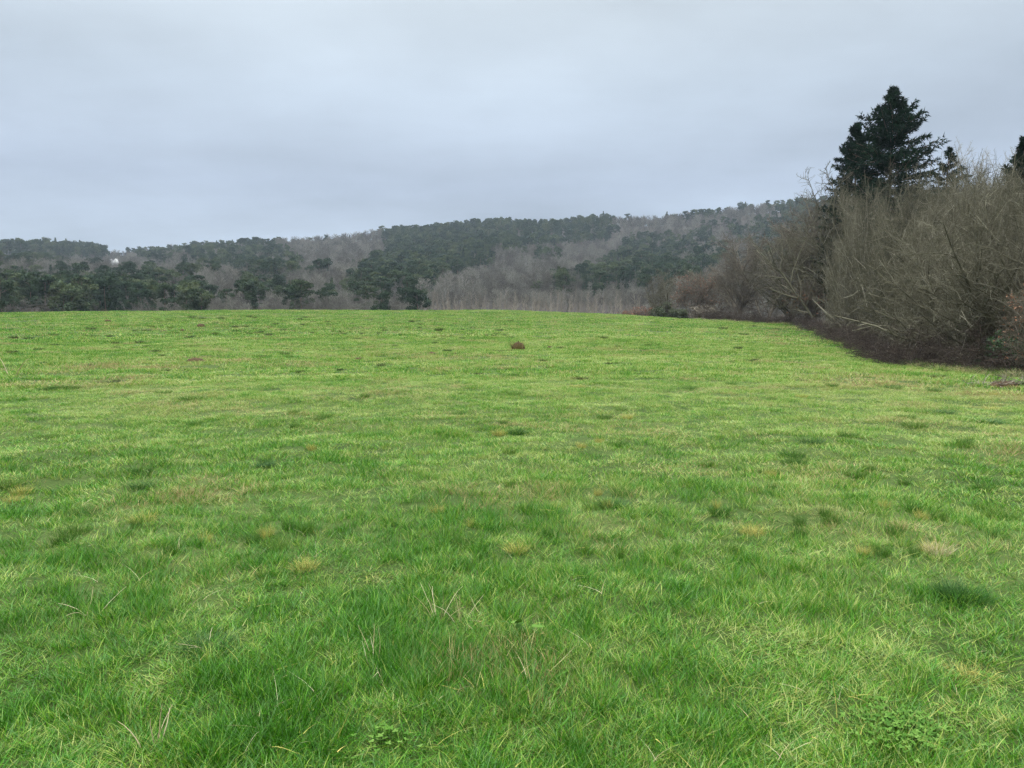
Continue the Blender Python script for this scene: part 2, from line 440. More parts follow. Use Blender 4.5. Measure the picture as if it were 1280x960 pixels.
# ------------------------------------------------------------------ grass blades
def blades(n, rad, h0, h1, w, bend, rg, K=4, spread=0.0, disc=True, lean=0.25):
    a = rg.uniform(0, 2 * math.pi, n); r = rad * np.sqrt(rg.random(n)) if disc else rad * rg.random(n)
    x = np.cos(a) * r; y = np.sin(a) * r
    th = rg.uniform(0, 2 * math.pi, n)
    out = np.stack([np.cos(a), np.sin(a)], 1) * spread * (r / max(rad, 1e-6))[:, None]
    ln = np.stack([np.cos(th), np.sin(th)], 1) * (rg.random(n) ** .7 * lean * 2)[:, None] + out
    hh = rg.uniform(h0, h1, n); bd = bend * rg.uniform(.2, 1.3, n)
    ts = np.linspace(0, 1, K)
    ww = w * rg.uniform(.6, 1.2, n)
    dirn = unit(np.concatenate([ln, np.zeros((n, 1))], 1) + 1e-6)
    face = rg.uniform(0, 2 * math.pi, n); sd = np.stack([np.cos(face), np.sin(face), np.zeros(n)], 1)
    V = []
    for k, t in enumerate(ts):
        c = np.zeros((n, 3)); c[:, 0] = x; c[:, 1] = y
        c[:, :2] += ln * (hh * t)[:, None] + dirn[:, :2] * (hh * bd * t * t)[:, None]
        c[:, 2] = hh * t * (1 - 0.45 * bd * t) - 0.01
        wd = ww * (1 - t ** 1.8)
        if k < K - 1: V += [c - sd * wd[:, None] * .5, c + sd * wd[:, None] * .5]
        else: V += [c]
    m = len(V); V = np.stack(V, 1).reshape(-1, 3)
    b = np.arange(n)[:, None] * m; tr = []
    for k in range(K - 2):
        tr += [[2 * k, 2 * k + 1, 2 * k + 3], [2 * k, 2 * k + 3, 2 * k + 2]]
    tr += [[2 * K - 4, 2 * K - 3, 2 * K - 2]]
    F = (b[:, :, None] + np.array(tr)[None]).reshape(-1, 3)
    v = np.repeat(rg.random(n), m)
    return V, F, v

def lush(x, y):
    """how tall the sward stands, 0..1"""
    r = np.hypot(x, y)
    return np.clip(0.48 + 0.35 * fbm(x / 3.1, y / 3.1, 21, 2) + 0.5 * fbm(x / .8, y / .8, 23, 2) + np.clip(1.4 - r / 16, 0, 1) * 1.1 * fbm(x / .26, y / .26, 25, 2) - .15 * np.clip((r - 5) / 6, 0, 1), 0, 1)

def grass_zone(name, r0, r1, dens, nvar, nb, rad, h0, h1, w, K, lab, seed, azlim=46, falloff=1.0, bend=.5, spread=0.0):
    rg = np.random.default_rng(seed)
    ms = []
    for i in range(nvar):
        V, F, v = blades(nb, rad, h0, h1, w, bend, rg, K, spread=spread, lean=.26)
        ms.append(mk_mesh(name + '_patch', [(V, F, v, 0)], [M_grass]))
    A = math.radians(azlim)
    area = A * (r1 ** 2 - r0 ** 2); n = int(area * dens)
    if falloff != 1.0:   # density ~ r^-p
        u = rg.random(n); r = r0 * (r1 / r0) ** u
    else:
        r = np.sqrt(rg.uniform(r0 ** 2, r1 ** 2, n))
    a = rg.uniform(-A, A, n); x = np.sin(a) * r; y = np.cos(a) * r
    keep = r < hedge_r(x, y) + 0.6 * rg.normal(size=n) - 0.3
    x = x[keep]; y = y[keep]; r = r[keep]; lu = lush(x, y); k2 = rg.random(len(x)) < .55 + 1.1 * (vnoise(x / .17, y / .17, 51) + .5) + (r > 20)
    x = x[k2]; y = y[k2]; r = r[k2]; lu = lu[k2]; n = len(x)
    z = H(x, y)
    s = 0.50 + .90 * lu + rg.uniform(-.18, .22, n)
    rot = np.stack([rg.normal(0, .06, n), rg.normal(0, .06, n), rg.uniform(0, 6.28, n)], 1)
    scl = np.stack([np.full(n, 1.) * rg.uniform(.85, 1.2, n), np.full(n, 1.), s], 1); scl[:, 1] = scl[:, 0]
    tint = -0.20 * (lu - .5) * 2 + rg.normal(0, .15, n)
    # broad colour zones of the meadow: greener left and front, yellower to the far right
    px, row = to_px(x, y, z)
    tint = tint + np.clip((r - 4.5) / 9, 0, 1) * .20 + np.clip(x / np.maximum(r, 1), -.6, .6) * .16 - .09 - .08 * np.clip((8 - r) / 4, 0, 1)
    tint = tint - .13 * np.clip((r - 35) / 30, 0, 1)
    dry = 0.50 * fbm(x / 1.6, y / 1.1, 41, 3) - 0.03 - .12 * (lu - .5)
    # straw strip in front of the hedge, and thin brown patches across the meadow
    strip = np.exp(-((r - 19 - 2.0 * vnoise(x / 4, y / 4, 5)) / 2.2) ** 2) * np.clip((x - 6) / 5, 0, 1)
    strip2 = np.exp(-((r - 26) / 3.5) ** 2) * np.clip(vnoise(x / 5, y / 3, 77) * 3, 0, 1)
    far = np.clip((r - 30) / 30, 0, 1)
    dry = dry + .48 * strip + .22 * strip2 + far * .07
    tint = tint - .16 * np.clip((r - 27) / 4, 0, 1) * np.clip((x / r - .28) / .10, 0, 1)
    tint = tint + .25 * strip + .1 * strip2
    # rough ground at the foot of the hedge
    e = np.clip(1 - (hedge_r(x, y) - r) / 2.5, 0, 1) * (r > 30)
    dry = dry + .35 * e + .10 * np.clip((r - 30) / 8, 0, 1) * np.clip((x / r - .30) / .08, 0, 1)
    sc = scatter(name, ms, np.stack([x, y, z - .004], 1), rot, scl, rg.integers(0, nvar, n), [M_grass], lab, 'grass', {'tint': tint, 'dry': dry})
    return sc

grass_zone('grass', 1.3, 7.5, 400, 14, 30, .055, .030, .095, .0043, 4, 'lush green meadow grass nearest the viewer, long fine blades', 1, azlim=68, falloff=.5, spread=.45)
grass_zone('meadow_grass', 7.0, 20, 80, 14, 46, .12, .03, .080, .0070, 4, 'green meadow grass in the middle of the field', 2, azlim=58, spread=.4)
grass_zone('meadow_sward', 19, 46, 14, 10, 60, .26, .05, .12, .016, 3, 'short green sward patched with yellow further up the field', 3, spread=.3)
grass_zone('distant_grass', 44, 152, 2.4, 8, 90, .75, .05, .13, .04, 3, 'smooth green grass running up to the crest of the field', 4, spread=.3)

def margin():
    rg = np.random.default_rng(91)
    ms = []
    for i in range(6):
        V, F, v = blades(70, .22, .12, .34, .012, 1.1, rg, 4, spread=.5, lean=.35)
        ms.append(mk_mesh('rough_grass_tuft', [(V, F, v, 0)], [M_grass if i % 3 else M_straw]))
    n = 2600; px = rg.uniform(870, 1500, n); az = az_of(px); r = np.interp(px, HEDGE[:, 0], HEDGE[:, 1]) + rg.normal(.1, .55, n)
    k = rg.random(n) < .35 + .5 * (vnoise(px / 9, px * 0, 3) + .5); az = az[k]; r = r[k]; n = len(r)
    x = np.sin(az) * r; y = np.cos(az) * r
    scatter('rough_grass', ms, np.stack([x, y, H(x, y) - .01], 1), np.stack([rg.normal(0, .15, n), rg.normal(0, .15, n), rg.uniform(0, 6.28, n)], 1),
            np.ones((n, 3)) * rg.uniform(.5, 1.2, n)[:, None], rg.integers(0, 6, n), [M_grass, M_straw], 'ragged longer grass and dead stems along the foot of the hedge', 'grass',
            {'tint': rg.normal(-.12, .2, n), 'dry': rg.normal(.15, .15, n)})
margin()

# fallen pale straws and yellow blades strewn through the near grass (part of the sward)
def near_straws():
    rg = np.random.default_rng(5)
    n = 1300; A = R_(44); r = 2.2 * (16 / 2.2) ** rg.random(n); a = rg.uniform(-A, A, n)
    x = np.sin(a) * r; y = np.cos(a) * r
    k = rg.random(n) < np.clip(.35 + 1.6 * fbm(x / .9, y / .9, 61, 2), .05, 1); x = x[k]; y = y[k]; n = len(x)
    ms = []
    for i in range(8):
        V, F, v = blades(2, .05, .03, .10, .0032, 1.3, rg, 5, lean=.7); ms.append(mk_mesh('straw_blades', [(V, F, v, 0)], [M_straw if i % 2 else M_yel]))
    z = H(x, y)
    scatter('straw', ms, np.stack([x, y, z + .045], 1), np.stack([rg.normal(0, .35, n), rg.normal(0, .35, n), rg.uniform(0, 6.28, n)], 1),
            np.ones((n, 3)) * rg.uniform(.6, 1.1, n)[:, None], rg.integers(0, 8, n), [M_straw], 'dry straw coloured blades strewn through the near grass', 'grass')
near_straws()

# ------------------------------------------------------------------ bare trees
def bare(seed, Ht, n0, spread, n, lr, ang, trop, r0, minr, K=(8, 6, 5, 4), wob=(.12, .16, .2, .22), S=(7, 5, 3, 3), droop=0.0, stems_r=.35, t0=.12, l0=1.0, env=None):
    rg = np.random.default_rng(seed)
    a = rg.uniform(0, 2 * math.pi, n0); sp = np.radians(rg.uniform(spread[0], spread[1], n0))
    d = np.stack([np.cos(a) * np.sin(sp), np.sin(a) * np.sin(sp), np.cos(sp)], 1)
    p = np.stack([np.cos(a) * stems_r, np.sin(a) * stems_r, np.full(n0, -.1)], 1) * np.array([1, 1, 1.]) * rg.uniform(.2, 1, (n0, 1))
    p[:, 2] = -.15
    L = Ht * rg.uniform(.82, 1.05, n0) * l0
    P = [walk(p, d, L, K[0], wob[0], trop[0], rg)]
    P[0][..., 2] = np.maximum(P[0][..., 2], -.15)
    Rr = [np.full((n0, 1), r0) * np.linspace(1, .18, K[0])[None] * rg.uniform(.6, 1.1, (n0, 1))]
    for l in range(len(n)):
        C, CR = children(P[-1], Rr[-1], n[l], t0 if l == 0 else .1, 1.0, ang[l][0], ang[l][1], lr[l], K[l + 1], wob[l + 1], trop[l + 1], .6, rg, minr[l])
        if env:
            ctr = np.array([0, 0, env[1] * Ht])
            def rho(q):
                d = q - ctr; rz = np.where(d[..., 2] > 0, (1 - env[1]) * Ht, env[1] * Ht * 1.6)
                return np.sqrt((d[..., 0] / (env[0] * Ht)) ** 2 + (d[..., 1] / (env[0] * Ht)) ** 2 + (d[..., 2] / rz) ** 2)
            lump = .13 * np.sin(3 * np.arctan2(C[:, 0, 1], C[:, 0, 0]) + seed) + .10 * np.sin(7 * C[:, 0, 2] / Ht + seed * 2 + 2 * np.arctan2(C[:, 0, 1], C[:, 0, 0]))
            lim = rg.uniform(.84, 1.08, len(C)) + lump; rb = rho(C[:, 0]); rt = rho(C[:, -1])
            f = np.where(rt > lim, np.clip((lim - rb) / np.maximum(rt - rb, 1e-3), .22, 1), 1.0)
            C[:] = C[:, :1] + (C - C[:, :1]) * f[:, None, None]
        P.append(C); Rr.append(CR)
    out = []
    for l, (p_, r_) in enumerate(zip(P, Rr)):
        V, F = tubes(p_, r_, S[min(l, len(S) - 1)])
        vv = np.repeat(np.clip(rg.normal([.55, .62, .5, .42, .4][l], .24, len(p_)), 0, 1), p_.shape[1] * S[min(l, len(S) - 1)])
        out.append((V, F, vv, 0))
    return out, P

# near hedge shrubs: many stems fanning from the base
def shrub_parts(seed, Ht, n0=13, spread=(5, 62), dens=1.0, bmat=M_twig):
    out, P = bare(seed, Ht, n0, spread, (int(17 * dens), int(13 * dens), int(11 * dens)), (.70, .55, .50), ((25, 65), (25, 70), (25, 80)),
                  (.01, .03, .04, .04), .085, (.020, .010, .0050), wob=(.12, .17, .22, .26), t0=.10, l0=.80, stems_r=.9, env=(.60, .36))
    tr = mk_mesh('stems', out[:1], [bmat], True); br = mk_mesh('branches', out[1:2], [bmat], True); tw = mk_mesh('twigs', out[2:], [bmat])
    q = np.concatenate([p.reshape(-1, 3) for p in P])
    return tr, br, tw, P, float(np.percentile(q[:, 2], 99.8)), float(np.percentile(np.hypot(q[:, 0], q[:, 1]), 96))

SH = [shrub_parts(100 + i, 8.0) for i in range(4)]
def place_shrub(px, r, toprow, kind, label, group=None, rz=0, wx=1.0, name='bare_shrub', cat='shrub'):
    x, y = pos(px, r)
    h = EYE + float(slope(px, toprow)) * r - float(H(x, y)); s = h / SH[kind][4]; w_ = wx / SH[kind][5]
    t = thing(name, (x, y, float(H(x, y)) - .05), label, cat, group, rz, (w_, w_, s))
    for nm, me in zip(('stems', 'branches', 'twigs'), SH[kind][:3]): obj(nm, me, t)
    return t, kind

near = [
 (1246, 31.5, 214, 0, 'big bare grey-brown shrub arching over the grass at the right, ivy in its middle', 0.3, 4.5),
 (1176, 35.5, 226, 1, 'bare twiggy shrub left of the ivy-clad one, its twigs fanned low over the grass', 1.9, 4.1),
 (1336, 29.5, 190, 2, 'bare shrub cut off by the right edge of the photo', 3.1, 4.2),
 (1142, 44.0, 215, 3, 'bare grey-brown shrub below the tall dark conifer', 4.4, 3.4),
 (1222, 40.0, 202, 1, 'tall bare shrub rising behind the ivy-clad one', 5.2, 4.4),
 (1290, 37.0, 198, 3, 'tall bare shrub behind the hedge near the right edge', 0.9, 4.4),
 (1114, 54.0, 212, 0, 'bare shrub under the twin conifer crowns', 2.6, 3.1),
 (1168, 50.0, 206, 2, 'bare shrub behind the low fanned one, below the small fir', 1.2, 4.2),
 (1074, 62.0, 228, 2, 'bare shrub at the left shoulder of the high hedge', 3.9, 3.1),
 (1260, 47.0, 196, 0, 'farthest tall bare shrub near the right edge, its twig tips against the sky', 4.0, 4.7),
 (1062, 74.0, 236, 1, 'bare shrub directly behind the left shoulder of the high hedge', 5.5, 3.0),
 (1205, 56.0, 200, 3, 'bare shrub just right of the small fir, its tips against the sky', 2.5, 4.8),
]
ivy_host = None
for i, (px, r, h, k, lab, rz, wx) in enumerate(near):
    t, kk = place_shrub(px, r, h, k, lab, 'bare shrubs of the high hedge', rz, wx)
    if i == 0: ivy_host = t
# ivy: leaves around inner parts of stems facing the meadow
def ivy():
    rg = np.random.default_rng(9); P = SH[0][3][0]
    t = P.reshape(-1, 3)
    q = []
    for s in range(len(P)):
        for u in np.linspace(.1, .62, 26):
            k = u * (P.shape[1] - 1); i = int(k); q.append(P[s, i] * (1 - (k - i)) + P[s, i + 1] * (k - i))
    q = np.array(q)
    c = q[np.argmin(np.abs(q[:, 2] - 2.8) + .2 * np.abs(q[:, 0]) )]
    w = np.exp(-(((q - np.array([c[0], c[1], 2.8])) / np.array([1.3, 1.3, 1.3])) ** 2).sum(1)); w /= w.sum()
    idx = rg.choice(len(q), 3800, p=w)
    Pp = q[idx] + rg.normal(0, .2, (len(idx), 3))
    V, F = leaves(Pp, .10, rg)
    o = obj('ivy', mk_mesh('ivy', [(V, F, np.repeat(rg.random(len(Pp)), 4), 0)], [M_ivy]), ivy_host)
    o['label'] = 'dark green ivy climbing the middle stems'
ivy()

# mid-distance bare trees
def midtree(seed, Ht, mat, upright=False, dense=1.2, minr=(.03, .02, .011)):
    if upright:
        out, P = bare(seed, Ht, 1, (0, 4), (18, 8, 6), (.42, .5, .5), ((20, 42), (20, 45), (20, 55)), (.02, .12, .1, .08), .13, minr, t0=.25, stems_r=.0)
    else:
        out, P = bare(seed, Ht, 4, (6, 32), (int(14 * dense), int(10 * dense), int(8 * dense)), (.62, .52, .5), ((25, 60), (20, 65), (20, 75)), (.03, .03, .01, .0), .16, minr, t0=.10, stems_r=.3, l0=.85, env=(.42, .52))
    q = np.concatenate([p.reshape(-1, 3) for p in P]); f = Ht / float(np.percentile(q[:, 2], 99.5))
    for o_ in out: o_[0][:] *= f
    P = [p * f for p in P]
    return mk_mesh('trunk', out[:1], [mat], True), mk_mesh('branches', out[1:], [mat]), P
MT = [midtree(200, 10, M_twig_brown), midtree(201, 10, M_twig), midtree(202, 10, M_twig_brown)]
MU = [midtree(210, 14, M_twig_pale, True, minr=(.02, .012, .008)), midtree(211, 14, M_twig_pale, True, minr=(.02, .012, .008))]
def place_mid(px, r, h, protos, base, k, label, group=None, rz=0., wx=1.):
    x, y = pos(px, r); s = h / base
    t = thing('bare_tree', (x, y, float(H(x, y)) - .05), label, 'bare tree', group, rz, (s * wx, s * wx, s))
    obj('trunk', protos[k][0], t); obj('branches', protos[k][1], t); return t
place_mid(924, 112, 12.6, MT, 10, 0, 'round-headed bare brown tree standing alone-looking at the far field corner', rz=.5, wx=.95)
for px, r, h, k, rz, wx, lab in [
 (985, 102, 12.8, 1, 1.0, 1.1, 'greyish bare tree right of the round-headed brown one'),
 (1008, 92, 14.2, 2, 2.0, 1.0, 'bare tree left of the high hedge shoulder, beyond the rusty leaves'),
 (1034, 82, 15.8, 1, 3.0, .9, 'bare tree just behind the left shoulder of the high hedge'),
 (958, 118, 11.0, 2, 4.2, 1.1, 'low grey bare tree behind the round-headed brown one'),
 (832, 132, 9.0, 1, 5.0, 1.1, 'thin bare tree over the dark evergreen bush'),
 (893, 124, 9.0, 2, .2, 1.2, 'small bare tree between the russet tree and the round-headed one'),
]:
    place_mid(px, r, h, MT, 10, k, lab, 'bare trees along the far hedge', rz, wx)
for px, r, h, k, rz, lab in [
 (1205, 62, 14.4, 0, .4, 'slender pale bare tree right of the small fir'),
 (1190, 70, 15.2, 1, 1.4, 'slender pale bare tree behind the small fir'),
 (1236, 64, 14.2, 1, 2.4, 'slender pale bare tree midway between the small fir and the right edge'),
 (1250, 72, 15.4, 0, 3.7, 'pale bare tree left of the conifer at the right edge'),
 (1222, 75, 15.6, 0, 5.2, 'faintest pale bare tree above the hedge'),
]:
    place_mid(px, r, h, MU, 14, k, lab, 'slender bare trees above the hedge', rz)

# russet beech with clinging leaves, small rusty shrubs
def with_leaves(name, cat, px, r, h, proto, base, nleaf, size, lmat, label, rz=0, wx=1., bot=.0, zr=(0, 1.0), group=None):
    x, y = pos(px, r); s = h / base
    t = thing(name, (x, y, float(H(x, y)) - .05), label, cat, group, rz, (s * wx, s * wx, s))
    obj('trunk', proto[0], t); obj('branches', proto[1], t)
    rg = np.random.default_rng(int(px)); P = np.concatenate([p.reshape(-1, 3) for p in proto[2][2:]])
    P = P[(P[:, 2] > zr[0] * base) & (P[:, 2] < zr[1] * base)]
    q = P[rg.integers(0, len(P), nleaf)] + rg.normal(0, .12, (nleaf, 3))
    V, F = leaves(q, size / s, rg)
    obj('leaves', mk_mesh('leaves', [(V, F, np.repeat(rg.random(nleaf), 4), 0)], [lmat]), t)
    return t
with_leaves('beech_tree', 'beech tree', 868, 122, 7.6, MT[0], 10, 1700, .19, M_rust, 'young beech keeping its russet leaves, left of the round-headed tree', 1.1, 1.15, zr=(.2, .95))
with_leaves('beech_tree', 'beech tree', 1008, 84, 5.0, MT[2], 10, 380, .17, M_rust, 'small beech with a few russet leaves at the dark foot of the hedge', 2.0, 1.2, zr=(.2, .7))
with_leaves('rusty_shrub', 'shrub', 786, 150, 3.4, MT[1], 10, 1300, .17, M_rust, 'low rust-red shrub left of the dark evergreen bush', 0.3, 2.0)
with_leaves('rusty_shrub', 'shrub', 803, 146, 3.7, MT[0], 10, 1500, .18, M_rust, 'brightest rusty orange shrub, touching the dark evergreen bush', 1.3, 1.3)
with_leaves('rusty_shrub', 'shrub', 1292, 25.0, 2.9, MT[2], 10, 1500, .07, M_rust, 'rusty-leaved shrub at the right edge in front of the hedge', 2.3, .9, zr=(.2, 1.0))

# dark evergreen bushes
def bush(name, px, r, w, h, lmat, label, seed, cat='bush', n=6500, size=.20, group=None):
    rg = np.random.default_rng(seed)
    x, y = pos(px, r); t = thing(name, (x, y, float(H(x, y)) - .05), label, cat, group)
    nc = 34; c = rg.normal(size=(nc, 3)); c = unit(c) * rg.random((nc, 1)) ** .5
    c[:, 2] = np.abs(c[:, 2]); c *= np.array([w * .42, w * .42, h * .78]); 
    i = rg.integers(0, nc, n); q = c[i] + unit(rg.normal(size=(n, 3))) * (rg.random((n, 1)) ** .4) * np.array([w * .14, w * .14, h * .19])
    q[:, 2] = np.abs(q[:, 2])
    V, F = leaves(q, size, rg)
    obj('foliage', mk_mesh('foliage', [(V, F, np.repeat(np.clip(rg.random(n) * .6 + rg.random(nc)[i] * .4, 0, 1), 4), 0)], [lmat]), t)
    out, P = bare(seed, h * .9, 7, (5, 60), (8, 5), (.5, .5), ((20, 60), (20, 60)), (0, .03, .03), .06, (.025, .015), K=(6, 5, 4), stems_r=.3)
    obj('stems', mk_mesh('stems', out, [M_bramble]), t)
    return t
bush('evergreen_bush', 828, 117, 4.6, 3.1, M_ever, 'dark evergreen bush at the far edge of the field, right of the rusty shrubs', 31)
bush('evergreen_bush', 846, 116, 3.6, 2.5, M_ever, 'low dark green bush beneath the left side of the russet beech', 32)
bush('holly_bush', 880, 112, 5.4, 3.0, M_twig_brown, 'dark brownish bush under the russet beech', 33)
bush('laurel_bush', 1268, 28.2, 2.6, 1.9, M_ivy, 'dark green leafy bush deep under the hedge at the right', 34, size=.1)

# bramble thickets along the foot of the hedge
def bramble_mesh(seed):
    rg = np.random.default_rng(seed); n0 = 60
    a = rg.uniform(0, 6.28, n0); sp = np.radians(rg.uniform(5, 65, n0))
    d = np.stack([np.cos(a) * np.sin(sp), np.sin(a) * np.sin(sp), np.cos(sp)], 1)
    p = np.stack([rg.uniform(-2.3, 2.3, n0), rg.uniform(-1.0, 1.0, n0), np.full(n0, -.05)], 1)
    P0 = walk(p, d, rg.uniform(1.2, 2.8, n0), 9, .12, -.16, rg); P0[..., 2] = np.abs(P0[..., 2])
    R0 = np.full((n0, 9), .012)
    C, CR = children(P0, R0, 14, .1, 1, 25, 70, .42, 5, .22, -.05, .7, rg, .007)
    C[..., 2] = np.abs(C[..., 2])
    C2, CR2 = children(C, CR, 5, .1, 1, 25, 70, .5, 4, .22, -.03, .7, rg, .005); C2[..., 2] = np.abs(C2[..., 2])
    o = []
    for P, Rr in ((P0, R0), (C, CR), (C2, CR2)):
        V, F = tubes(P, Rr, 3); o.append((V, F, np.repeat(rg.random(len(P)), P.shape[1] * 3), 0))
    q = C.reshape(-1, 3); q = q[rg.integers(0, len(q), 1500)] + rg.normal(0, .08, (1500, 3)); q[:, 2] = np.abs(q[:, 2])
    V, F = leaves(q, .07, rg)
    return mk_mesh('stems', o, [M_bramble]), mk_mesh('leaves', [(V, F, np.repeat(rg.random(1500), 4), 0)], [M_bramble])
BR = [bramble_mesh(s) for s in (50, 51, 52)]
hp = [(px, float(np.interp(px, HEDGE[:, 0], HEDGE[:, 1]))) for px in (1275, 1222, 1180, 1152, 1131, 1113, 1098, 1083, 1070, 1056, 1043, 1031, 1019, 1008, 990, 965, 940, 915, 895)]
for i, (px, r) in enumerate(hp):
    x, y = pos(px, r + 1.6)
    x2, y2 = pos(px - 6, np.interp(px - 6, HEDGE[:, 0], HEDGE[:, 1]) + 1.6)
    rz = math.atan2(y2 - y, x2 - x); s = 1.0 if r < 60 else 1.15
    lab = ('low dark bramble tangle at the foot of the near right hedge' if px > 1125 else
           'dark bramble tangle where the hedge turns away down the dip' if px > 1050 else 'dark bramble tangle along the far end of the hedge')
    t = thing('bramble_thicket', (x, y, float(H(x, y)) - .05), lab, 'brambles', 'bramble thickets along the hedge foot', rz, (s, s * .8, s * rng.uniform(.35, .85)))
    for nm, me in zip(('stems', 'leaves'), BR[i % 3]): obj(nm, me, t)

# ------------------------------------------------------------------ near conifers
def conifer(seed, Ht, Rmax, prof, whorl=.42, nb=8, mat=M_fir, gap=0.0, z0=.12, sprig=.2, sl=.34, sw=.085):
    rg = np.random.default_rng(seed); Ps = []; 
    z = z0 * Ht; trP = np.zeros((1, 10, 3)); trP[0, :, 2] = np.linspace(-.2, Ht * .985, 10); trP[0, 1:, :2] += rg.normal(0, .04, (9, 2))
    trR = np.linspace(Ht * .018, .02, 10)[None]
    p0 = []; d0 = []; L = []
    while z < Ht * .985:
        t = z / Ht; R = Rmax * np.interp(t, [p[0] for p in prof], [p[1] for p in prof])
        k = max(4, int(nb * (1 - .4 * t)))
        for j in range(k):
            if rg.random() < gap: continue
            a = rg.uniform(0, 6.28); el = np.interp(t, [0, .6, .9, 1], [-.10, .12, .55, 1.2]) + rg.normal(0, .1)
            p0.append((0, 0, z + rg.uniform(-.2, .2))); d0.append((math.cos(a) * math.cos(el), math.sin(a) * math.cos(el), math.sin(el))); L.append(max(.2, R * rg.uniform(.5, 1.18)))
        z += whorl * (1 - .3 * t)
    p0 = np.array(p0); d0 = np.array(d0); L = np.array(L)
    B = walk(p0, d0, L, 7, .07, -.02, rg); B[:, 4:, 2] += (L * .04)[:, None] * np.array([.3, .8, 1.5])
    BR_ = np.maximum(L * .012, .015)[:, None] * np.linspace(1, .3, 7)[None]
    nS = 30
    C, CR = children(B, BR_, nS, .15, 1, 35, 65, .26, 3, .08, -.03, .5, rg, .008)
    C[..., 2] = C[:, :1, 2] + (C[..., 2] - C[:, :1, 2]) * .45      # flatten sprays
    # needles along sprays
    m = 6; n = len(C); u = rg.random((n, m)); s = u * 2; i = np.clip(s.astype(int), 0, 1); f = (s - i)[..., None]
    ii = np.arange(n)[:, None]
    q = C[ii, i] * (1 - f) + C[ii, i + 1] * f; d = C[ii, i + 1] - C[ii, i]
    q = q.reshape(-1, 3); d = unit(d.reshape(-1, 3)) + rg.normal(0, .45, q.shape) + np.array([0, 0, -.1])
    V, F = slivers(q, d, sl * rg.uniform(.6, 1.2, len(q)), sw * rg.uniform(.7, 1.3, len(q)), rg)
    vv = np.repeat(np.clip(np.repeat(np.repeat(rg.random(len(B)), nS), m) * .5 + rg.random(len(q)) * .5, 0, 1), 3)
    tV, tF = tubes(trP, trR, 8); bV, bF = tubes(B, BR_, 4)
    return (mk_mesh('trunk', [(tV, tF, .4, 0)], [M_bark], True), mk_mesh('branches', [(bV, bF, .3, 0)], [M_bark]), mk_mesh('crown', [(V, F, vv, 0)], [mat]))
def place_con(px, r, row_top, ht_ref, meshes, label, rz=0, wx=1.0, cat='conifer', name='conifer_tree', group=None):
    x, y = pos(px, r); g = float(H(x, y)); top = EYE + float(slope(px, row_top)) * math.hypot(x, y)
    s = (top - g) / ht_ref
    t = thing(name, (x, y, g - .05), label, cat, group, rz, (s * wx, s * wx, s))
    for nm, me in zip(('trunk', 'branches', 'crown'), meshes): obj(nm, me, t)
    return t
c_big = conifer(300, 22, 5.6, [(0, .8), (.4, 1.0), (.72, .80), (.82, .60), (.90, .34), (.96, .15), (1, .02)], gap=.03, whorl=.52, nb=12, sl=.42, sw=.12)
c_side = conifer(301, 20, 4.0, [(0, .8), (.3, 1.0), (.6, .84), (.8, .58), (.92, .30), (1, .08)], gap=.10, whorl=.45, nb=11, sl=.4, sw=.11)
c_small = conifer(302, 15, 2.7, [(0, 1), (.5, .95), (.8, .62), (1, .05)], gap=.2, whorl=.42, nb=8, sl=.2, sw=.05)
place_con(1105, 84, 114, 22, c_big, 'tallest dark conifer with a broad rounded top rising above the hedge', .4, .88)
place_con(1062, 86, 158, 20, c_side, 'dark conifer pressed against the left side of the tallest one, its top lower', 1.7, .82)
place_con(1176, 58, 184, 15, c_small, 'small thin dark fir right of the tallest conifer', .7)
place_con(1268, 60, 176, 20, c_side, 'dark conifer top cut by the right edge of the photo', 2.9, .8)

# ------------------------------------------------------------------ far woods
def pine_mesh(seed, Ht=14., kind='pine', lod=1.0):
    rg = np.random.default_rng(seed)
    tp = np.zeros((1, 6, 3)); tp[0, :, 2] = np.linspace(-1, Ht * .9, 6); tp[0, 1:, :2] += rg.normal(0, .18, (5, 2)).cumsum(0)
    tV, tF = tubes(tp, np.linspace(.22, .07, 6)[None], 5)
    if kind == 'pine':
        nc = 22; t = rg.random(nc) ** .7; a = rg.uniform(0, 6.28, nc)
        R = Ht * .27 * np.sqrt(np.clip(1.05 - (t - .35) ** 2 * 1.9, .1, 1)) * rg.uniform(.25, 1, nc)
        c = np.stack([np.cos(a) * R, np.sin(a) * R, Ht * (.36 + .60 * t)], 1); cr = rg.uniform(.8, 1.9, nc)
        asp = .55
    elif kind == 'round':
        nc = 20; d = unit(rg.normal(size=(nc, 3))) * rg.random((nc, 1)) ** .5
        c = d * np.array([Ht * .30, Ht * .30, Ht * .42]) + np.array([0, 0, Ht * .5]); cr = rg.uniform(1.1, 1.9, nc); asp = .7
    else:
        nc = 30; t = np.linspace(0, 1, nc); a = rg.uniform(0, 6.28, nc)
        R = Ht * .16 * (1 - t) * rg.uniform(.4, 1.1, nc); c = np.stack([np.cos(a) * R, np.sin(a) * R, Ht * (.15 + .82 * t)], 1)
        cr = .45 + 1.25 * (1 - t); asp = .6
    n = int(2300 * lod); i = rg.integers(0, nc, n)
    q = c[i] + unit(rg.normal(size=(n, 3))) * (rg.random((n, 1)) ** .35) * cr[i][:, None] * np.array([1, 1, asp])
    V, F = leaves(q, .62 / math.sqrt(lod), rg)
    vv = np.repeat(np.clip(.45 * rg.random(nc)[i] + .55 * rg.random(n), 0, 1), 4)
    # a few limbs
    b = c[rg.integers(0, nc, 8)]; P = np.stack([np.stack([0 * b[:, 0], 0 * b[:, 0], b[:, 2] - 1.0], 1), b], 1)
    lV, lF = tubes(P, np.tile([.08, .04], (8, 1)), 3)
    return (tV, tF, .5, 1), (lV, lF, .5, 1), (V, F, vv, 0)
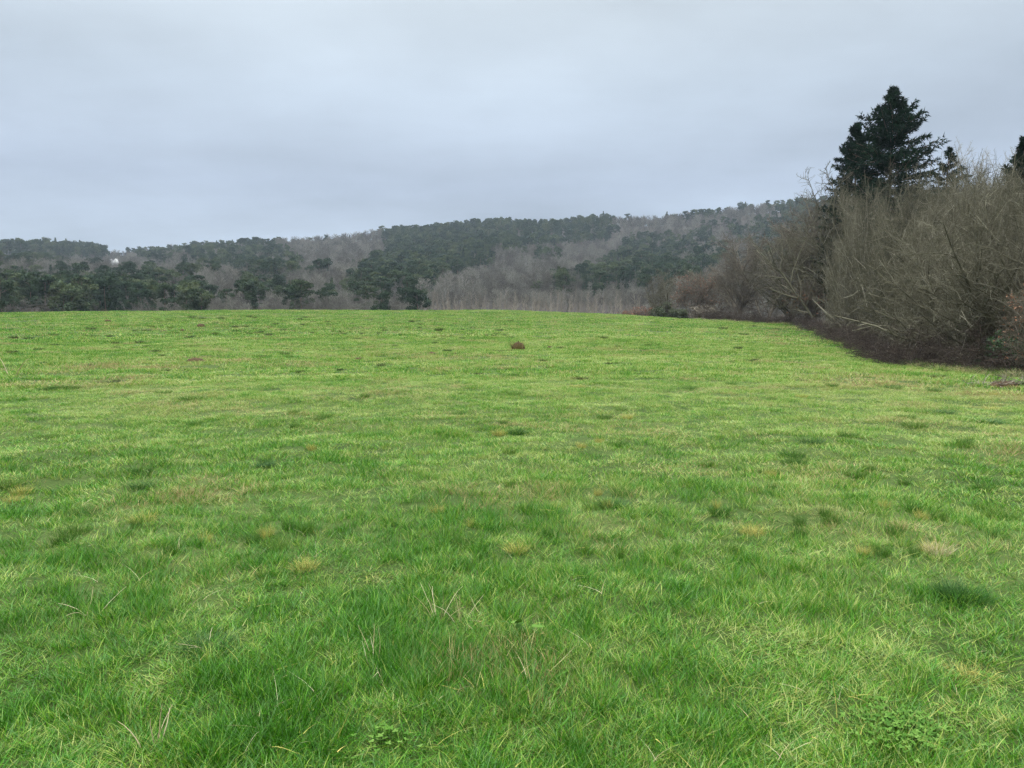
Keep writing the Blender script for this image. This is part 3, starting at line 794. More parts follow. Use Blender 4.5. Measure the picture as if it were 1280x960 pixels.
PK = ['pine', 'pine', 'pine', 'round', 'spire', 'pine']
PPARTS = [pine_mesh(400 + i, 14, k) for i, k in enumerate(PK)]
PM = [mk_mesh('pine', list(p), [M_pine, M_bark]) for p in PPARTS]
PCROWN = [mk_mesh('crown', [(p[2][0], p[2][1], p[2][2], 0)], [M_pine]) for p in PPARTS]
PTRUNK = [mk_mesh('trunk', [(p[0][0], p[0][1], .5, 0), (p[1][0], p[1][1], .5, 0)], [M_bark]) for p in PPARTS]

def far_bare(seed, Ht, slender=False):
    if slender:
        out, P = bare(seed, Ht, 1, (0, 4), (16, 5), (.28, .45), ((15, 35), (20, 45)), (.02, .1, .08), .11, (.03, .022), K=(6, 4, 3), S=(4, 3, 3), t0=.3, stems_r=0, wob=(.05, .1, .15))
    else:
        out, P = bare(seed, Ht * .92, 2, (2, 14), (14, 9, 7), (.58, .5, .5), ((25, 62), (20, 55), (20, 60)), (.02, .08, .06, .04), .17, (.055, .034, .024), K=(6, 4, 3, 3), S=(4, 3, 3, 3), t0=.28, stems_r=.1, l0=.88, env=(.33, .60))
    return out
def mesh_of(parts, mat): return mk_mesh('bare_tree', parts, [mat])
FB_parts = [far_bare(500 + i, 14) for i in range(6)]
FB = [mesh_of(p, M_far_twig) for p in FB_parts]
FS_parts = [far_bare(520 + i, 13, True) for i in range(4)]
FS = [mesh_of(p, M_far_pale) for p in FS_parts]

POLY = {
 'ridge': [(478, 288), (500, 279), (540, 264), (600, 262), (765, 268), (772, 284), (758, 298), (640, 302), (560, 304), (510, 312), (480, 306)],
 'band': [(486, 306), (560, 304), (616, 306), (620, 326), (545, 338), (532, 356), (425, 350), (450, 330)],
 'leftmid': [(165, 314), (230, 304), (290, 294), (345, 297), (380, 320), (372, 338), (330, 334), (250, 328), (190, 322)],
 'midleft2': [(298, 322), (352, 320), (362, 352), (305, 352)],
 'leftband': [(0, 338), (60, 336), (120, 338), (180, 340), (235, 345), (180, 352), (60, 346), (0, 350)],
 'right': [(668, 358), (690, 340), (715, 340), (745, 325), (775, 310), (788, 290), (852, 290), (896, 282), (902, 318), (880, 342), (845, 350), (812, 378), (760, 384), (722, 372), (690, 370)],
 'r2': [(915, 284), (960, 268), (1000, 290), (960, 300), (925, 298)],
 'r3': [(972, 246), (1000, 238), (1045, 238), (1045, 282), (1000, 288), (968, 266)],
 'r4': [(940, 306), (1010, 300), (1010, 330), (950, 332)],
 'edgeR': [(870, 256), (905, 252), (905, 264), (872, 270)],
}
def inpoly(px, row, poly):
    poly = np.array(poly, float); n = len(poly); c = np.zeros(px.shape, bool); j = n - 1
    for i in range(n):
        xi, yi = poly[i]; xj, yj = poly[j]
        c ^= ((yi > row) != (yj > row)) & (px < (xj - xi) * (row - yi) / (yj - yi + 1e-9) + xi)
        j = i
    return c

def woods():
    rg = np.random.default_rng(77)
    xs = []
    r = 205.0; 
    while r < 1180:
        sp = 5.4 + r * .0032
        if 205 < r < 235: sp = 7
        A = R_(42); n = int(2 * A * r / sp)
        a = np.linspace(-A, A, n) + rg.uniform(-.5, .5, n) * sp / r
        rr = r + rg.uniform(-.5, .5, n) * sp
        xs.append(np.stack([np.sin(a) * rr, np.cos(a) * rr], 1)); r += sp
    XY = np.concatenate(xs); x, y = XY[:, 0], XY[:, 1]; r = np.hypot(x, y); z = H(x, y)
    n = len(x); h = 8.5 + 8.0 * rg.random(n) ** 1.3
    px, row = to_px(x, y, z); _, rtop = to_px(x, y, z + h * .8)
    wob = 5 * fbm(x / 60, y / 60, 91, 2)
    typ = np.zeros(n, int); reg = np.full(n, '', object)
    for nm, pl in POLY.items():
        m = inpoly(px + 8 * vnoise(x / 50, y / 50, 92), rtop + wob, pl) & (r > 330) & ((rg.random(n) < (.55 if nm in ('leftmid', 'leftband', 'midleft2') else .72)) | (nm in ('ridge', 'band'))); typ[m] = 1; reg[m] = nm
    # front row of pines behind the crest
    front = r < 320
    pf = np.interp(px, [0, 20, 60, 150, 215, 250, 262, 325, 335, 350, 360, 400, 430, 520, 535, 560, 600], [.48, .55, .66, .66, .52, .46, .24, .26, .42, .22, .34, .26, .32, .32, .24, .14, .08])
    clump = vnoise(px / 17., r / 60, 93) + .5
    m = front & ((.55 * clump + .45 * rg.random(n)) < pf); typ[m] = 1; reg[m] = 'front'
    m = (~front) & (r < 420) & (px < 600) & (vnoise(x / 22, y / 22, 95) > np.where(px < 250, .28, .38)); typ[m] = 1; reg[m] = 'front'
    # scattered pines
    m = (typ == 0) & (r > 330) & (vnoise(x / 28, y / 28, 94) + .25 * vnoise(x / 90, y / 90, 99) > .34); typ[m] = 1; reg[m] = 'scattered'
    # left skyline: tall dark pines with open feet
    m = (px < 132) & (r > 850) & (r < 960); typ[m] = 1; reg[m] = 'leftsky'; h[m] = rg.uniform(17, 22, m.sum())
    m = (px < 132) & (r >= 960); typ[m] = -1
    # a few skyline pines
    m = (r > 900) & (typ == 0) & (rg.random(n) < np.where((px > 780) & (px < 960), .25, .12)); typ[m] = 1; reg[m] = 'scattered'; h[m] *= 1.12
    # beyond ridge not needed
    ridge = np.interp(px, [0, 320, 1060], [965, 965, 965]); typ[r > ridge + 45] = -1
    # pale slender trees just behind the crest, centre
    m = (r < 285) & (typ == 0) & (px > 535) & (px < 800); typ[m] = 2; h[m] = rg.uniform(6, 11.5, m.sum())
    h[(r < 320) & (typ == 1)] = rg.uniform(10.5, 14, ((r < 320) & (typ == 1)).sum())
    h[(r < 320) & (typ == 0)] = rg.uniform(8, 11, ((r < 320) & (typ == 0)).sum())
    # keep clear: house
    hm = (np.abs(px - 145) < 9) & (r > 640) & (r < 862) ; typ[hm & (rtop < 331)] = -1
    hm = (np.abs(px - 145) < 9) & (r > 480) & (r <= 870); h[hm] *= .6
    typ[(np.hypot(x - HX, y - HY) < 9)] = -1
    # hidden behind the hedge on the right: nothing of it shows
    typ[(px > 1075) & (r < 800)] = -1; typ[px > 1330] = -1
    keep = typ >= 0; x, y, z, r, h, px, row, typ, reg = (q[keep] for q in (x, y, z, r, h, px, row, typ, reg))
    n = len(x); rz = rg.uniform(0, 6.28, n); wx = np.where(typ == 1, rg.uniform(.75, 1.15, n), rg.uniform(1.0, 1.4, n))
    infr = (px > 4) & (px < 1040)
    k = rg.integers(0, 6, n)
    ridge_m = (reg == 'ridge'); k[(typ == 1) & ridge_m] = np.where(rg.random(((typ == 1) & ridge_m).sum()) < .35, 4, 3)
    k[(reg == 'leftsky')] = rg.integers(0, 3, (reg == 'leftsky').sum())
    LAB = {'front': 'dark green pine in the wood just behind the crest of the meadow, left half',
           'ridge': 'dark conifer of the dense plantation along the top of the middle hill',
           'band': 'dark pine in the curved green band on the slope of the middle hill',
           'leftmid': 'dark pine on the left shoulder of the hill, near the skyline',
           'midleft2': 'dark pine in the clump below the left shoulder of the hill',
           'leftband': 'dark pine in the thin dark line across the left wood',
           'right': 'blue-green pine in the dark patch on the slope right of the middle',
           'r2': 'dark pine in the small patch high on the right slope', 'r3': 'dark pine on the skyline beside the tall hedge',
           'r4': 'dark pine in the wood left of the high hedge', 'edgeR': 'dark pine on the right skyline',
           'scattered': 'single dark pine scattered among the bare woods', 'leftsky': 'tall bluish pine on the far left skyline with sky between the trunks'}
    for T_, cap, nm, cat in ((1, 300, 'pine_tree', 'pine tree'), (0, 262, 'bare_tree', 'bare tree'), (2, 30, 'slender_tree', 'slender tree')):
        ii = np.where((typ == T_) & infr)[0]
        sz = h[ii] / r[ii]; ii = ii[np.argsort(-sz)]
        # the front trees whose foot the crest hides still show most of their height
        sel = ii[:cap]
        if T_ == 2: sel = ii[:300]
        rest = np.setdiff1d(np.where(typ == T_)[0], sel)
        for j in sel:
            if T_ == 1:
                lab = LAB[reg[j]]; grp = 'pines: ' + reg[j] if False else lab.replace('dark', 'dark') + ' (group)'; grp = 'pine trees of the far woods, ' + {'front': 'front edge'}.get(reg[j], 'hillside')
                base = 14; me = PM[k[j]]
            elif T_ == 0:
                lab = 'bare grey-brown tree in the left half of the far woods' if px[j] < 480 else 'bare grey-brown tree in the middle of the far woods' if px[j] < 760 else 'bare grey-brown tree in the right part of the far woods'
                grp = 'bare trees of the far woods'; base = 14; me = FB[k[j]]
            else:
                lab = 'pale slender bare tree in the thin row just behind the crest'; grp = 'pale slender trees behind the crest'; base = 13; me = FS[k[j] % 4]
            s = h[j] / base; loc = (x[j], y[j], z[j] - .3); sc = (s * wx[j], s * wx[j], s)
            if T_ == 1 and r[j] < 330:
                t = thing(nm, loc, lab, cat, grp, rz[j], sc)
                obj('crown', PCROWN[k[j]], t); obj('trunk', PTRUNK[k[j]], t)
            else:
                o = obj(nm, me, None, loc); o.rotation_euler = (0, 0, rz[j]); o.scale = sc; tag(o, lab, cat, grp)
        if len(rest) and T_ < 2:
            j = rest; s = h[j] / 14
            scatter('pine_wood' if T_ else 'bare_wood', PM if T_ else FB, np.stack([x[j], y[j], z[j] - .3], 1),
                    np.stack([0 * s, 0 * s, rz[j]], 1), np.stack([s * wx[j], s * wx[j], s], 1), k[j], [M_pine, M_bark] if T_ else [M_far_twig],
                    'dark pines massed on the far hills' if T_ else 'mass of bare grey-brown woodland on the far hills', 'wood')
    print('woods', n, [(typ == t).sum() for t in (0, 1, 2)])

# little white house among the trees, far left
def house():
    global HX, HY
    HX, HY = pos(145, 862); g = float(H(HX, HY)); 
    top = EYE + float(slope(145, 323)) * 862
    g = top - 3.4
    t = thing('white_house', (HX, HY, g), 'tiny white house showing between trees high on the left hillside', 'house', None, -.15, .5)
    def box(x0, x1, y0, y1, z0, z1):
        V = np.array([(x, y, z) for z in (z0, z1) for y in (y0, y1) for x in (x0, x1)], float)
        return V, np.array([(0, 2, 3, 1), (4, 5, 7, 6), (0, 1, 5, 4), (2, 6, 7, 3), (0, 4, 6, 2), (1, 3, 7, 5)])
    def gable(cx, w):
        V, F = box(cx - w, cx + w, -3, 3, -6, 4.6)
        G = np.array([(cx - w, -3, 4.6), (cx + w, -3, 4.6), (cx, -3, 6.6), (cx - w, 3, 4.6), (cx + w, 3, 4.6), (cx, 3, 6.6)])
        return [(V, F, .5, 0), (G, np.array([(0, 1, 2), (5, 4, 3)]), .5, 0)], [(np.array([(cx - w - .3, -3.3, 4.35), (cx, -3.3, 6.7), (cx, 3.3, 6.7), (cx - w - .3, 3.3, 4.35), (cx + w + .3, -3.3, 4.35), (cx + w + .3, 3.3, 4.35)]), np.array([(0, 1, 2, 3), (1, 4, 5, 2)]), .5, 0)]
    w1, r1 = gable(-6.0, 2.0); w2, r2 = gable(7.2, 2.4)
    mid = box(-4, 4.8, -2, 2.6, -6, 2.0)
    obj('wall', mk_mesh('wall', w1 + w2 + [(mid[0], mid[1], .5, 0)], [M_wall]), t)
    rf = [(np.array([(-4, -2.3, 1.9), (4.8, -2.3, 1.9), (4.8, .3, 3.8), (-4, .3, 3.8), (-4, 2.9, 1.9), (4.8, 2.9, 1.9)]), np.array([(0, 1, 2, 3), (3, 2, 5, 4)]), .5, 0)]
    obj('roof', mk_mesh('roof', r1 + r2 + rf, [M_roof]), t)
    for cx in (-6.0, 7.2):
        V, F = box(cx - .45, cx + .45, -3.06, -2.9, 1.4, 2.7); obj('window', mk_mesh('window', [(V, F, .5, 0)], [M_glass]), t)
house()
woods()

# ------------------------------------------------------------------ molehills, tussocks and small plants in the meadow
def mole_mesh(seed):
    rg = np.random.default_rng(seed); nr, na = 9, 22
    V = []; 
    for i in range(nr):
        rr = i / (nr - 1)
        for j in range(na):
            a = j / na * 6.283; rad = .5 * rr * (1 + .18 * math.sin(2 * a + seed) + .1 * math.sin(5 * a + seed * 2))
            z = .30 * (1 - rr ** 4) * (1 - .15 * rr) + .05 * float(fbm(math.cos(a) * rad * 9 + seed, math.sin(a) * rad * 9, seed, 2)) * (1 - rr ** 4) - (.06 if i == nr - 1 else 0)
            V.append((math.cos(a) * rad, math.sin(a) * rad, z))
    F = [(i * na + j, i * na + (j + 1) % na, (i + 1) * na + (j + 1) % na, (i + 1) * na + j) for i in range(nr - 1) for j in range(na)]
    parts = [(np.array(V), np.array(F)[:, ::-1], .5, 0)]
    for c in range(46):     # crumbs of soil
        a = rg.uniform(0, 6.28); q = rg.random() ** .6 * .55; s = rg.uniform(.012, .045); zz = .34 * (math.cos(min(q / .5, 1) * math.pi) * .5 + .5)
        k = np.array([(1, 0, 0), (-1, 0, 0), (0, 1, 0), (0, -1, 0), (0, 0, 1), (0, 0, -1)], float) * s * rg.uniform(.6, 1.3, (6, 1)) + np.array([math.cos(a) * q, math.sin(a) * q, zz])
        parts.append((k, np.array([(0, 2, 4), (2, 1, 4), (1, 3, 4), (3, 0, 4), (2, 0, 5), (1, 2, 5), (3, 1, 5), (0, 3, 5)]), rg.random(), 0))
    return mk_mesh('molehill', parts, [M_earth])
MH = [mole_mesh(s) for s in (1, 2, 3)]
def tuss(name, seed, n, rad, h0, h1, w, mat, bend=.8, spread=.6, K=4):
    rg = np.random.default_rng(seed); V, F, v = blades(n, rad, h0, h1, w, bend, rg, K, spread=spread)
    return mk_mesh(name, [(V, F, v, 0)], [mat])
TD = [tuss('grass_tussock', s, 420, .20, .10, .22, .006, M_tuss) for s in (11, 12)]
TF = [tuss('grass_tussock', s, 260, .30, .10, .26, .016, M_tuss_far, K=3) for s in (13, 14, 15)]
TY = [tuss('yellow_tussock', s, 300, .16, .06, .17, .006, M_yel) for s in (16, 17)]
TM = [tuss('grass_tussock', s, 330, .26, .07, .20, .007, M_tuss_mid, spread=.8) for s in (21, 22, 23)]
TB = tuss('dead_tussock', 24, 260, .30, .12, .34, .020, M_dead, K=3)
TS = [tuss('straw_tussock', s, 240, .14, .08, .20, .006, M_straw) for s in (18,)]

def put(name, me, px, row, width_px, ref_w, label, cat, group=None, hz=1.0, rows=None):
    x, y, r = at(px, row); s = width_px / FPX * r / ref_w
    o = obj(name, me, None, (x, y, float(H(x, y)) - .01)); o.rotation_euler = (0, 0, rng.uniform(0, 6.28)); zs = s * hz
    if me.name.split('.')[0] in ('grass_tussock', 'yellow_tussock', 'straw_tussock') and me.materials[0] is not M_tuss_far: zs = .42 + .5 * hz
    o.scale = (s, s, zs)
    return tag(o, label, cat, group)

put('molehill', MH[0], 648, 437, 15, 1.0, 'large rust-brown earth mound with tufts, alone in the middle of the far meadow', 'molehill', 'molehills', 2.1)
put('dead_tussock', TB, 647, 437.5, 16, .75, 'rusty brown dead grass tuft growing on the large rust-brown mound', 'tussock', None, 2.3)
put('molehill', MH[1], 251, 409, 9, 1.0, 'darkest small pointed molehill near the crest on the left', 'molehill', 'molehills', 1.5)
put('molehill', MH[2], 135, 403, 7, 1.0, 'reddish-brown molehill nearest the crest at the far left', 'molehill', 'molehills', 1.4)
put('molehill', MH[0], 228, 414, 6, 1.0, 'small dark molehill just left of and below the darkest one', 'molehill', 'molehills', 1.4)
put('molehill', MH[1], 205, 414, 7, 1.0, 'flat reddish patch of turned earth left of the small dark molehill', 'molehill', 'molehills', .6)
put('molehill', MH[0], 244, 452, 18, 1.0, 'broad low molehill half grown over, below the darkest one', 'molehill', 'molehills', .8)
put('molehill', MH[2], 540, 443, 11, 1.0, 'low dark molehill left of the large rust-brown mound', 'molehill', 'molehills', 1.0)
put('molehill', MH[1], 569, 443, 8, 1.0, 'small molehill nearest the left of the large rust-brown mound', 'molehill', 'molehills', 1.0)
put('molehill', MH[1], 450, 449, 12, 1.0, 'flat brown molehill in the grass between the left and middle mounds', 'molehill', 'molehills', .7)
put('molehill', MH[2], 687, 435, 6, 1.0, 'tiny dark molehill right of the large rust-brown mound', 'molehill', 'molehills', 1.3)
put('molehill', MH[0], 952, 448, 8, 1.0, 'dark molehill by itself on the right half of the meadow', 'molehill', 'molehills', .9)
put('molehill', MH[2], 608, 420, 5, 1.0, 'tiny dark mound up the slope from the large rust-brown one', 'molehill', 'molehills', 1.2)
# brush heap by the hedge
def heap():
    rg = np.random.default_rng(3); n = 90
    x, y, r = at(1256, 483); t = thing('brush_heap', (x, y, float(H(x, y))), 'low heap of dark clippings and pale stalks in the straw strip near the right edge', 'brush heap', None, .2)
    p = np.stack([rg.normal(0, .33, n), rg.normal(0, .14, n), rg.random(n) * .10], 1); d = rg.normal(size=(n, 3)) * np.array([1, .6, .45]); d[:, 2] = np.abs(d[:, 2])
    P = walk(p, d, rg.uniform(.15, .45, n), 5, .2, -.08, rg); P[..., 2] = np.abs(P[..., 2])
    V, F = tubes(P, np.full((n, 5), .007), 3); obj('twigs', mk_mesh('twigs', [(V, F, np.repeat(rg.random(n), 15), 0)], [M_twig_brown]), t)
    o = obj('soil', MH[0], t); o.scale = (.8, .5, .4)
    o = obj('dead_grass', TF[1], t); o.location = (.28, 0, 0); o.scale = (.8, .7, .8)
heap()
# named near plants
put('grass_tussock', TD[0], 1205, 752, 62, .62, 'darkest lush green grass tussock, low on the right', 'tussock', 'dark grass tussocks', .9)
put('grass_tussock', TD[1], 1186, 748, 40, .62, 'small dark tussock joined to the left side of the darkest one', 'tussock', 'dark grass tussocks', .8)
put('grass_tussock', TD[1], 765, 635, 46, .62, 'dark green tussock right of the centre of the meadow', 'tussock', 'dark grass tussocks', .6)
put('grass_tussock', TD[0], 1015, 556, 36, .62, 'dark tussock in the mid meadow right of centre', 'tussock', 'dark grass tussocks', .7)
put('grass_tussock', TD[0], 648, 543, 30, .62, 'flat dark tussock above the centre of the meadow', 'tussock', 'dark grass tussocks', .5)
put('grass_tussock', TD[1], 1175, 517, 34, .62, 'flat dark tussock beyond the mid meadow on the right', 'tussock', 'dark grass tussocks', .45)
put('grass_tussock', TD[0], 1232, 528, 44, .62, 'widest flat dark tussock near the right edge', 'tussock', 'dark grass tussocks', .4)
put('grass_tussock', TD[1], 172, 612, 36, .62, 'dark brownish tussock in the left part of the meadow', 'tussock', 'dark grass tussocks', .6)
put('grass_tussock', TD[1], 330, 585, 34, .62, 'flat dark tussock left of the centre of the meadow', 'tussock', 'dark grass tussocks', .4)
put('grass_tussock', TD[0], 258, 815, 80, .62, 'broad dark tussock low on the left of the near grass', 'tussock', 'dark grass tussocks', .55)
put('grass_tussock', TD[0], 120, 404, 9, .62, 'dark spot of coarse grass just left of the reddish molehill', 'tussock', 'dark grass tussocks', .9)
put('straw_tussock', TS[0], 1172, 694, 34, .5, 'pale dry straw tussock on the right, above the darkest green one', 'tussock', None, .8)
put('yellow_tussock', TY[0], 1163, 690, 30, .5, 'yellow grass tuft against the left side of the straw tussock', 'tussock', 'yellowing tufts', .8)
put('yellow_tussock', TY[1], 941, 668, 40, .5, 'brownish yellow tuft right of centre in the near meadow', 'tussock', 'yellowing tufts', .7)
put('yellow_tussock', TY[1], 1210, 850, 60, .5, 'yellow and brown flattened tuft low at the right edge', 'tussock', 'yellowing tufts', .5)
put('yellow_tussock', TY[0], 180, 652, 36, .5, 'reddish yellow tuft on the left below the dark brownish tussock', 'tussock', 'yellowing tufts', .5)
put('yellow_tussock', TY[0], 645, 690, 36, .5, 'yellow-brown tuft in the centre of the near meadow', 'tussock', 'yellowing tufts', .6)
put('yellow_tussock', TY[1], 727, 560, 16, .5, 'small brown tuft above the centre of the meadow', 'tussock', 'yellowing tufts', .8)
put('yellow_tussock', TY[1], 545, 640, 30, .5, 'yellowish tuft left of the centre of the meadow', 'tussock', 'yellowing tufts', .5)
put('yellow_tussock', TY[0], 380, 712, 40, .5, 'olive and yellow tuft left of centre in the near grass', 'tussock', 'yellowing tufts', .6)

def stalks(px, row, hpx, n, label, seed, mat=M_straw, w=.0016, spread=.35, name='dry_stalks'):
    rg = np.random.default_rng(seed); x, y, r = at(px, row); hh = hpx / FPX * r
    a = rg.uniform(0, 6.28, n); p = np.stack([np.cos(a), np.sin(a), 0 * a], 1) * (rg.random((n, 1)) * hh * .35)
    d = np.stack([np.cos(a) * spread, np.sin(a) * spread, np.ones(n)], 1)
    P = walk(p, d, rg.uniform(.7, 1.15, n) * hh, 6, .10, -.10, rg)
    V, F = tubes(P, np.linspace(w, w * .4, 6)[None] * np.ones((n, 1)), 4)
    o = obj(name, mk_mesh(name, [(V, F, np.repeat(rg.random(n), 24), 0)], [mat]), None, (x, y, float(H(x, y))))
    return tag(o, label, 'dry stalks', 'dead grass stalks')
stalks(548, 775, 46, 9, 'sparse pale dead stalks sticking up left of centre in the near grass', 1)
stalks(575, 778, 40, 6, 'thin pale stalks just right of the sparse dead ones', 2, spread=.7)
stalks(192, 935, 48, 5, 'pale stalk stub at the lower left of the near grass', 3, w=.003)
stalks(12, 470, 30, 2, 'single pale arched stem at the left edge of the meadow', 4, w=.016, spread=.5, name='arched_stem')
stalks(108, 770, 36, 5, 'bent whitish straws on the left of the near grass', 5, spread=.8)
stalks(470, 830, 44, 5, 'brown dead stalks left of centre low in the near grass', 6)
stalks(255, 812, 30, 4, 'short white straws on the broad dark left tussock', 7, spread=.7)

# clover patch and dock leaves
def leafy(name, px, row, wpx, dpx, n, lw, label, cat, seed, three=False, hz=.06):
    rg = np.random.default_rng(seed); x, y, r = at(px, row); R = wpx / FPX * r / 2
    q = np.stack([rg.normal(0, R * .5, n), rg.normal(0, R * .42, n), rg.uniform(.5, 1.2, n) * hz], 1)
    Vs = []; Fs = []; vs = []; off = 0
    t = np.linspace(0, 2 * math.pi, 8, endpoint=False)
    for c in q:
        k0 = rg.uniform(0, 6.28); tone = rg.random(); g = float(H(x + c[0], y + c[1]) - H(x, y))
        for l in range(3 if three else 1):
            a = k0 + l * 2.094; s = lw * rg.uniform(.7, 1.2); tilt = rg.normal(.1, .25)
            u = .5 + .5 * np.cos(t); wv = np.sin(t) * (.42 if three else .26) * (.6 + .5 * u)
            lx = (1 - u) * s; ly = wv * s; zz = (1 - u) * s * tilt - np.abs(ly) * .25
            V = np.stack([c[0] + lx * math.cos(a) - ly * math.sin(a), c[1] + lx * math.sin(a) + ly * math.cos(a), c[2] + g + zz + .01], 1)
            Vs.append(V); Fs.append(np.arange(8)[None] + off); vs.append(np.full(8, tone)); off += 8
        # stalk
        b = .0012; V = np.array([(c[0] - b, c[1], g), (c[0] + b, c[1], g), (c[0] + b, c[1], c[2] + g + .01), (c[0] - b, c[1], c[2] + g + .01)])
        Vs.append(np.vstack([V, V + [0, b, 0]])); Fs.append(np.array([[0, 1, 2, 3, 7, 6, 5, 4]]) + off); vs.append(np.full(8, .3)); off += 8
    me = mk_mesh(name, [(np.vstack(Vs), np.vstack(Fs), np.concatenate(vs), 0)], [M_broad])
    return tag(obj(name, me, None, (x, y, float(H(x, y)))), label, cat)
leafy('clover_patch', 1130, 925, 150, 40, 260, .014, 'patch of small round clover leaves low on the right of the near grass', 'clover', 1, True, .045)
leafy('dock_plant', 650, 800, 34, 20, 5, .075, 'two or three broad light green leaves in the middle of the near grass', 'dock plant', 2, False, .09)
leafy('clover_patch', 480, 935, 60, 30, 30, .013, 'small sparse clover patch at the bottom left of centre', 'clover', 3, True, .045)

# scattered small tussocks: countable specks in the far meadow
def specks():
    rg = np.random.default_rng(55); out = []
    spots = []
    for _ in range(120): spots.append((rg.uniform(190, 640), rg.uniform(397, 424), rg.uniform(4, 8)))
    for _ in range(80): spots.append((rg.uniform(10, 1000), rg.uniform(408, 470), rg.uniform(6, 13)))
    for _ in range(100): spots.append((rg.uniform(10, 1270), rg.uniform(470, 700), rg.uniform(14, 38)))
    spots += [(165, 420, 10), (64, 432, 14), (35, 424, 10), (145, 478, 10), (70, 487, 16), (1240, 512, 30), (1130, 606, 16), (965, 612, 14), (1140, 640, 22)]
    for i, (px, row, w) in enumerate(spots):
        x, y, r = at(px, row)
        if r > hedge_r(x, y) - 1.5 or r > 112: continue
        a = ('half of the far meadow' if row < 470 else 'half of the middle meadow' if row < 600 else 'half of the nearer meadow')
        m = TF[i % 3] if row < 480 else (TM[i % 3] if i % 5 else TY[i % 2])
        lab = ('small yellowing grass tuft in the ' if m in TY else 'small green tussock in the ' if row >= 480 else 'small dark grass tussock in the ') + ('left ' if px < 640 else 'right ') + a
        m = TF[i % 3] if row < 480 else (TM[i % 3] if i % 5 else TY[i % 2])
        put('grass_tussock', m, px, row, w, .75, lab, 'tussock', 'small tussocks of the meadow', (rg.uniform(1.2, 2.0) if w < 12 else .8) if row < 480 else rg.uniform(.6, 1.1))
specks()

# ------------------------------------------------------------------ air
def haze():
    hx0, hx1, hy0, hy1, hz0, hz1 = -1500, 1500, -60, 1500, -40, 260
    V = np.array([(x, y, z) for z in (hz0, hz1) for y in (hy0, hy1) for x in (hx0, hx1)], float)
    F = np.array([(0, 2, 3, 1), (4, 5, 7, 6), (0, 1, 5, 4), (2, 6, 7, 3), (0, 4, 6, 2), (1, 3, 7, 5)])
    m = bpy.data.materials.new('haze_air'); m.use_nodes = True; nt = m.node_tree; nt.nodes.clear()
    p = N_(nt, 'ShaderNodeVolumePrincipled'); p.inputs['Color'].default_value = (.72, .84, 1, 1); p.inputs['Density'].default_value = HAZE
    p.inputs['Anisotropy'].default_value = 0.0
    out = N_(nt, 'ShaderNodeOutputMaterial'); nt.links.new(p.outputs[0], out.inputs['Volume'])
    o = obj('haze', mk_mesh('haze', [(V, F, 0, 0)], [m])); tag(o, 'thin blue air over the far hills', 'haze', None, 'stuff')
HAZE = 0.00011
haze()

# ------------------------------------------------------------------ sky and light
SUN_EL, SUN_AZ = R_(48), R_(215)      # azimuth clockwise from the view direction (+Y)
w = bpy.data.worlds.new('World'); scene.world = w; w.use_nodes = True; nt = w.node_tree; nt.nodes.clear()
sky = N_(nt, 'ShaderNodeTexSky', sky_type='NISHITA'); sky.sun_disc = False; sky.sun_elevation = SUN_EL; sky.sun_rotation = SUN_AZ
tc = N_(nt, 'ShaderNodeTexCoord'); G = tc.outputs['Generated']
sx = N_(nt, 'ShaderNodeSeparateXYZ'); nt.links.new(G, sx.inputs[0])
zz = math_(nt, 'MAXIMUM', sx.outputs[2], 0.0)
# cloud deck: the direction met with a flat layer overhead
dv = math_(nt, 'ADD', zz, 0.16)
cx = math_(nt, 'DIVIDE', sx.outputs[0], dv); cy = math_(nt, 'DIVIDE', sx.outputs[1], dv)
cb = N_(nt, 'ShaderNodeCombineXYZ'); nt.links.new(cx, cb.inputs[0]); nt.links.new(cy, cb.inputs[1]); cb.inputs[2].default_value = 3.7
n1 = noise_(nt, cb.outputs[0], 0.75, 5, .5); 
mp = N_(nt, 'ShaderNodeMapping'); nt.links.new(cb.outputs[0], mp.inputs[0]); mp.inputs['Scale'].default_value = (.55, 1.5, 1); mp.inputs['Location'].default_value = (4.2, 1.3, 0)
n2 = noise_(nt, mp.outputs[0], 1.4, 4, .5)
base = ramp_(nt, zz, [(0.0, (.46, .545, .65)), (0.08, (.44, .52, .625)), (0.17, (.395, .465, .575)), (0.28, (.52, .605, .70)), (0.44, (.75, .84, .90)), (0.6, (.72, .76, .80)), (1.0, (.80, .80, .78))])
f = math_(nt, 'ADD', math_(nt, 'MULTIPLY', math_(nt, 'SUBTRACT', n1, .5), .95), math_(nt, 'MULTIPLY', math_(nt, 'SUBTRACT', n2, .5), .30))
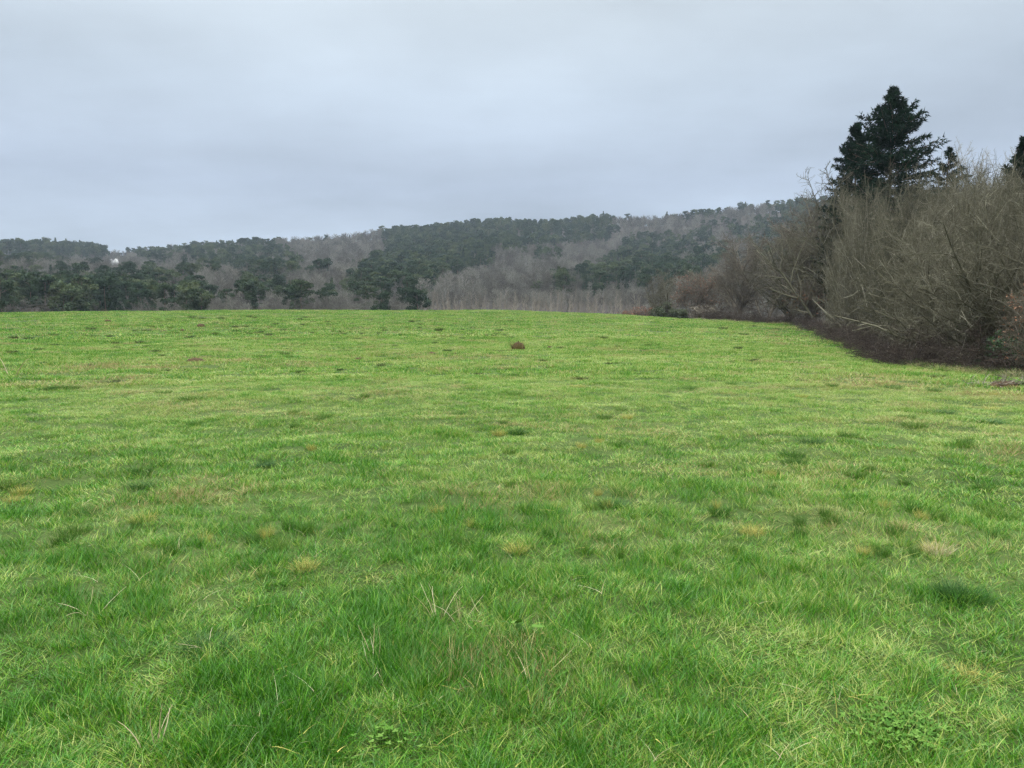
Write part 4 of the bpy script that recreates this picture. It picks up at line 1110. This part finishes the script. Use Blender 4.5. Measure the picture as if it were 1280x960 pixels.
amp = math_(nt, 'ADD', 1.0, f)
hi = math_(nt, 'ADD', amp, math_(nt, 'MULTIPLY', math_(nt, 'MAXIMUM', math_(nt, 'SUBTRACT', zz, .46), 0), 18.0))   # overcast deck is brightest overhead
cl = N_(nt, 'ShaderNodeVectorMath', operation='SCALE'); nt.links.new(base, cl.inputs[0]); nt.links.new(math_(nt, 'MULTIPLY', hi, 10.0), cl.inputs['Scale'])
mx = mix_(nt, 0.94, sky.outputs[0], cl.outputs[0])
bg = N_(nt, 'ShaderNodeBackground'); bg.inputs[1].default_value = 0.1; nt.links.new(mx, bg.inputs[0])
wo = N_(nt, 'ShaderNodeOutputWorld'); nt.links.new(bg.outputs[0], wo.inputs[0])

sl = bpy.data.lights.new('sun', 'SUN'); sl.energy = 1.5; sl.angle = R_(22); sl.color = (1, .96, .9)
so = link(bpy.data.objects.new('sun', sl)); 
import mathutils
d = mathutils.Vector((math.sin(SUN_AZ) * math.cos(SUN_EL), math.cos(SUN_AZ) * math.cos(SUN_EL), math.sin(SUN_EL)))
so.rotation_euler = d.to_track_quat('Z', 'Y').to_euler(); so.location = (0, -20, 40)

cam = bpy.data.cameras.new('camera'); cam.sensor_width = 36; cam.lens = FPX / 1280 * 36; cam.clip_end = 9000; cam.clip_start = .1
co = link(bpy.data.objects.new('camera', cam)); co.location = (0, 0, EYE); co.rotation_euler = (math.pi / 2 - PITCH, 0, 0); scene.camera = co

vs = scene.view_settings; scene.display_settings.display_device = 'sRGB'; vs.view_transform = 'Standard'; vs.look = 'None'; vs.exposure = 0.09; vs.gamma = 1; vs.use_curve_mapping = False
c = scene.cycles; scene.render.engine = 'CYCLES'
c.max_bounces = 5; c.diffuse_bounces = 3; c.glossy_bounces = 1; c.transmission_bounces = 3; c.volume_bounces = 0; c.transparent_max_bounces = 4
c.use_denoising = True; c.use_adaptive_sampling = False; c.caustics_reflective = False; c.caustics_refractive = False
try: c.denoiser = 'OPENIMAGEDENOISE'; c.denoising_prefilter = 'NONE'
except Exception: pass
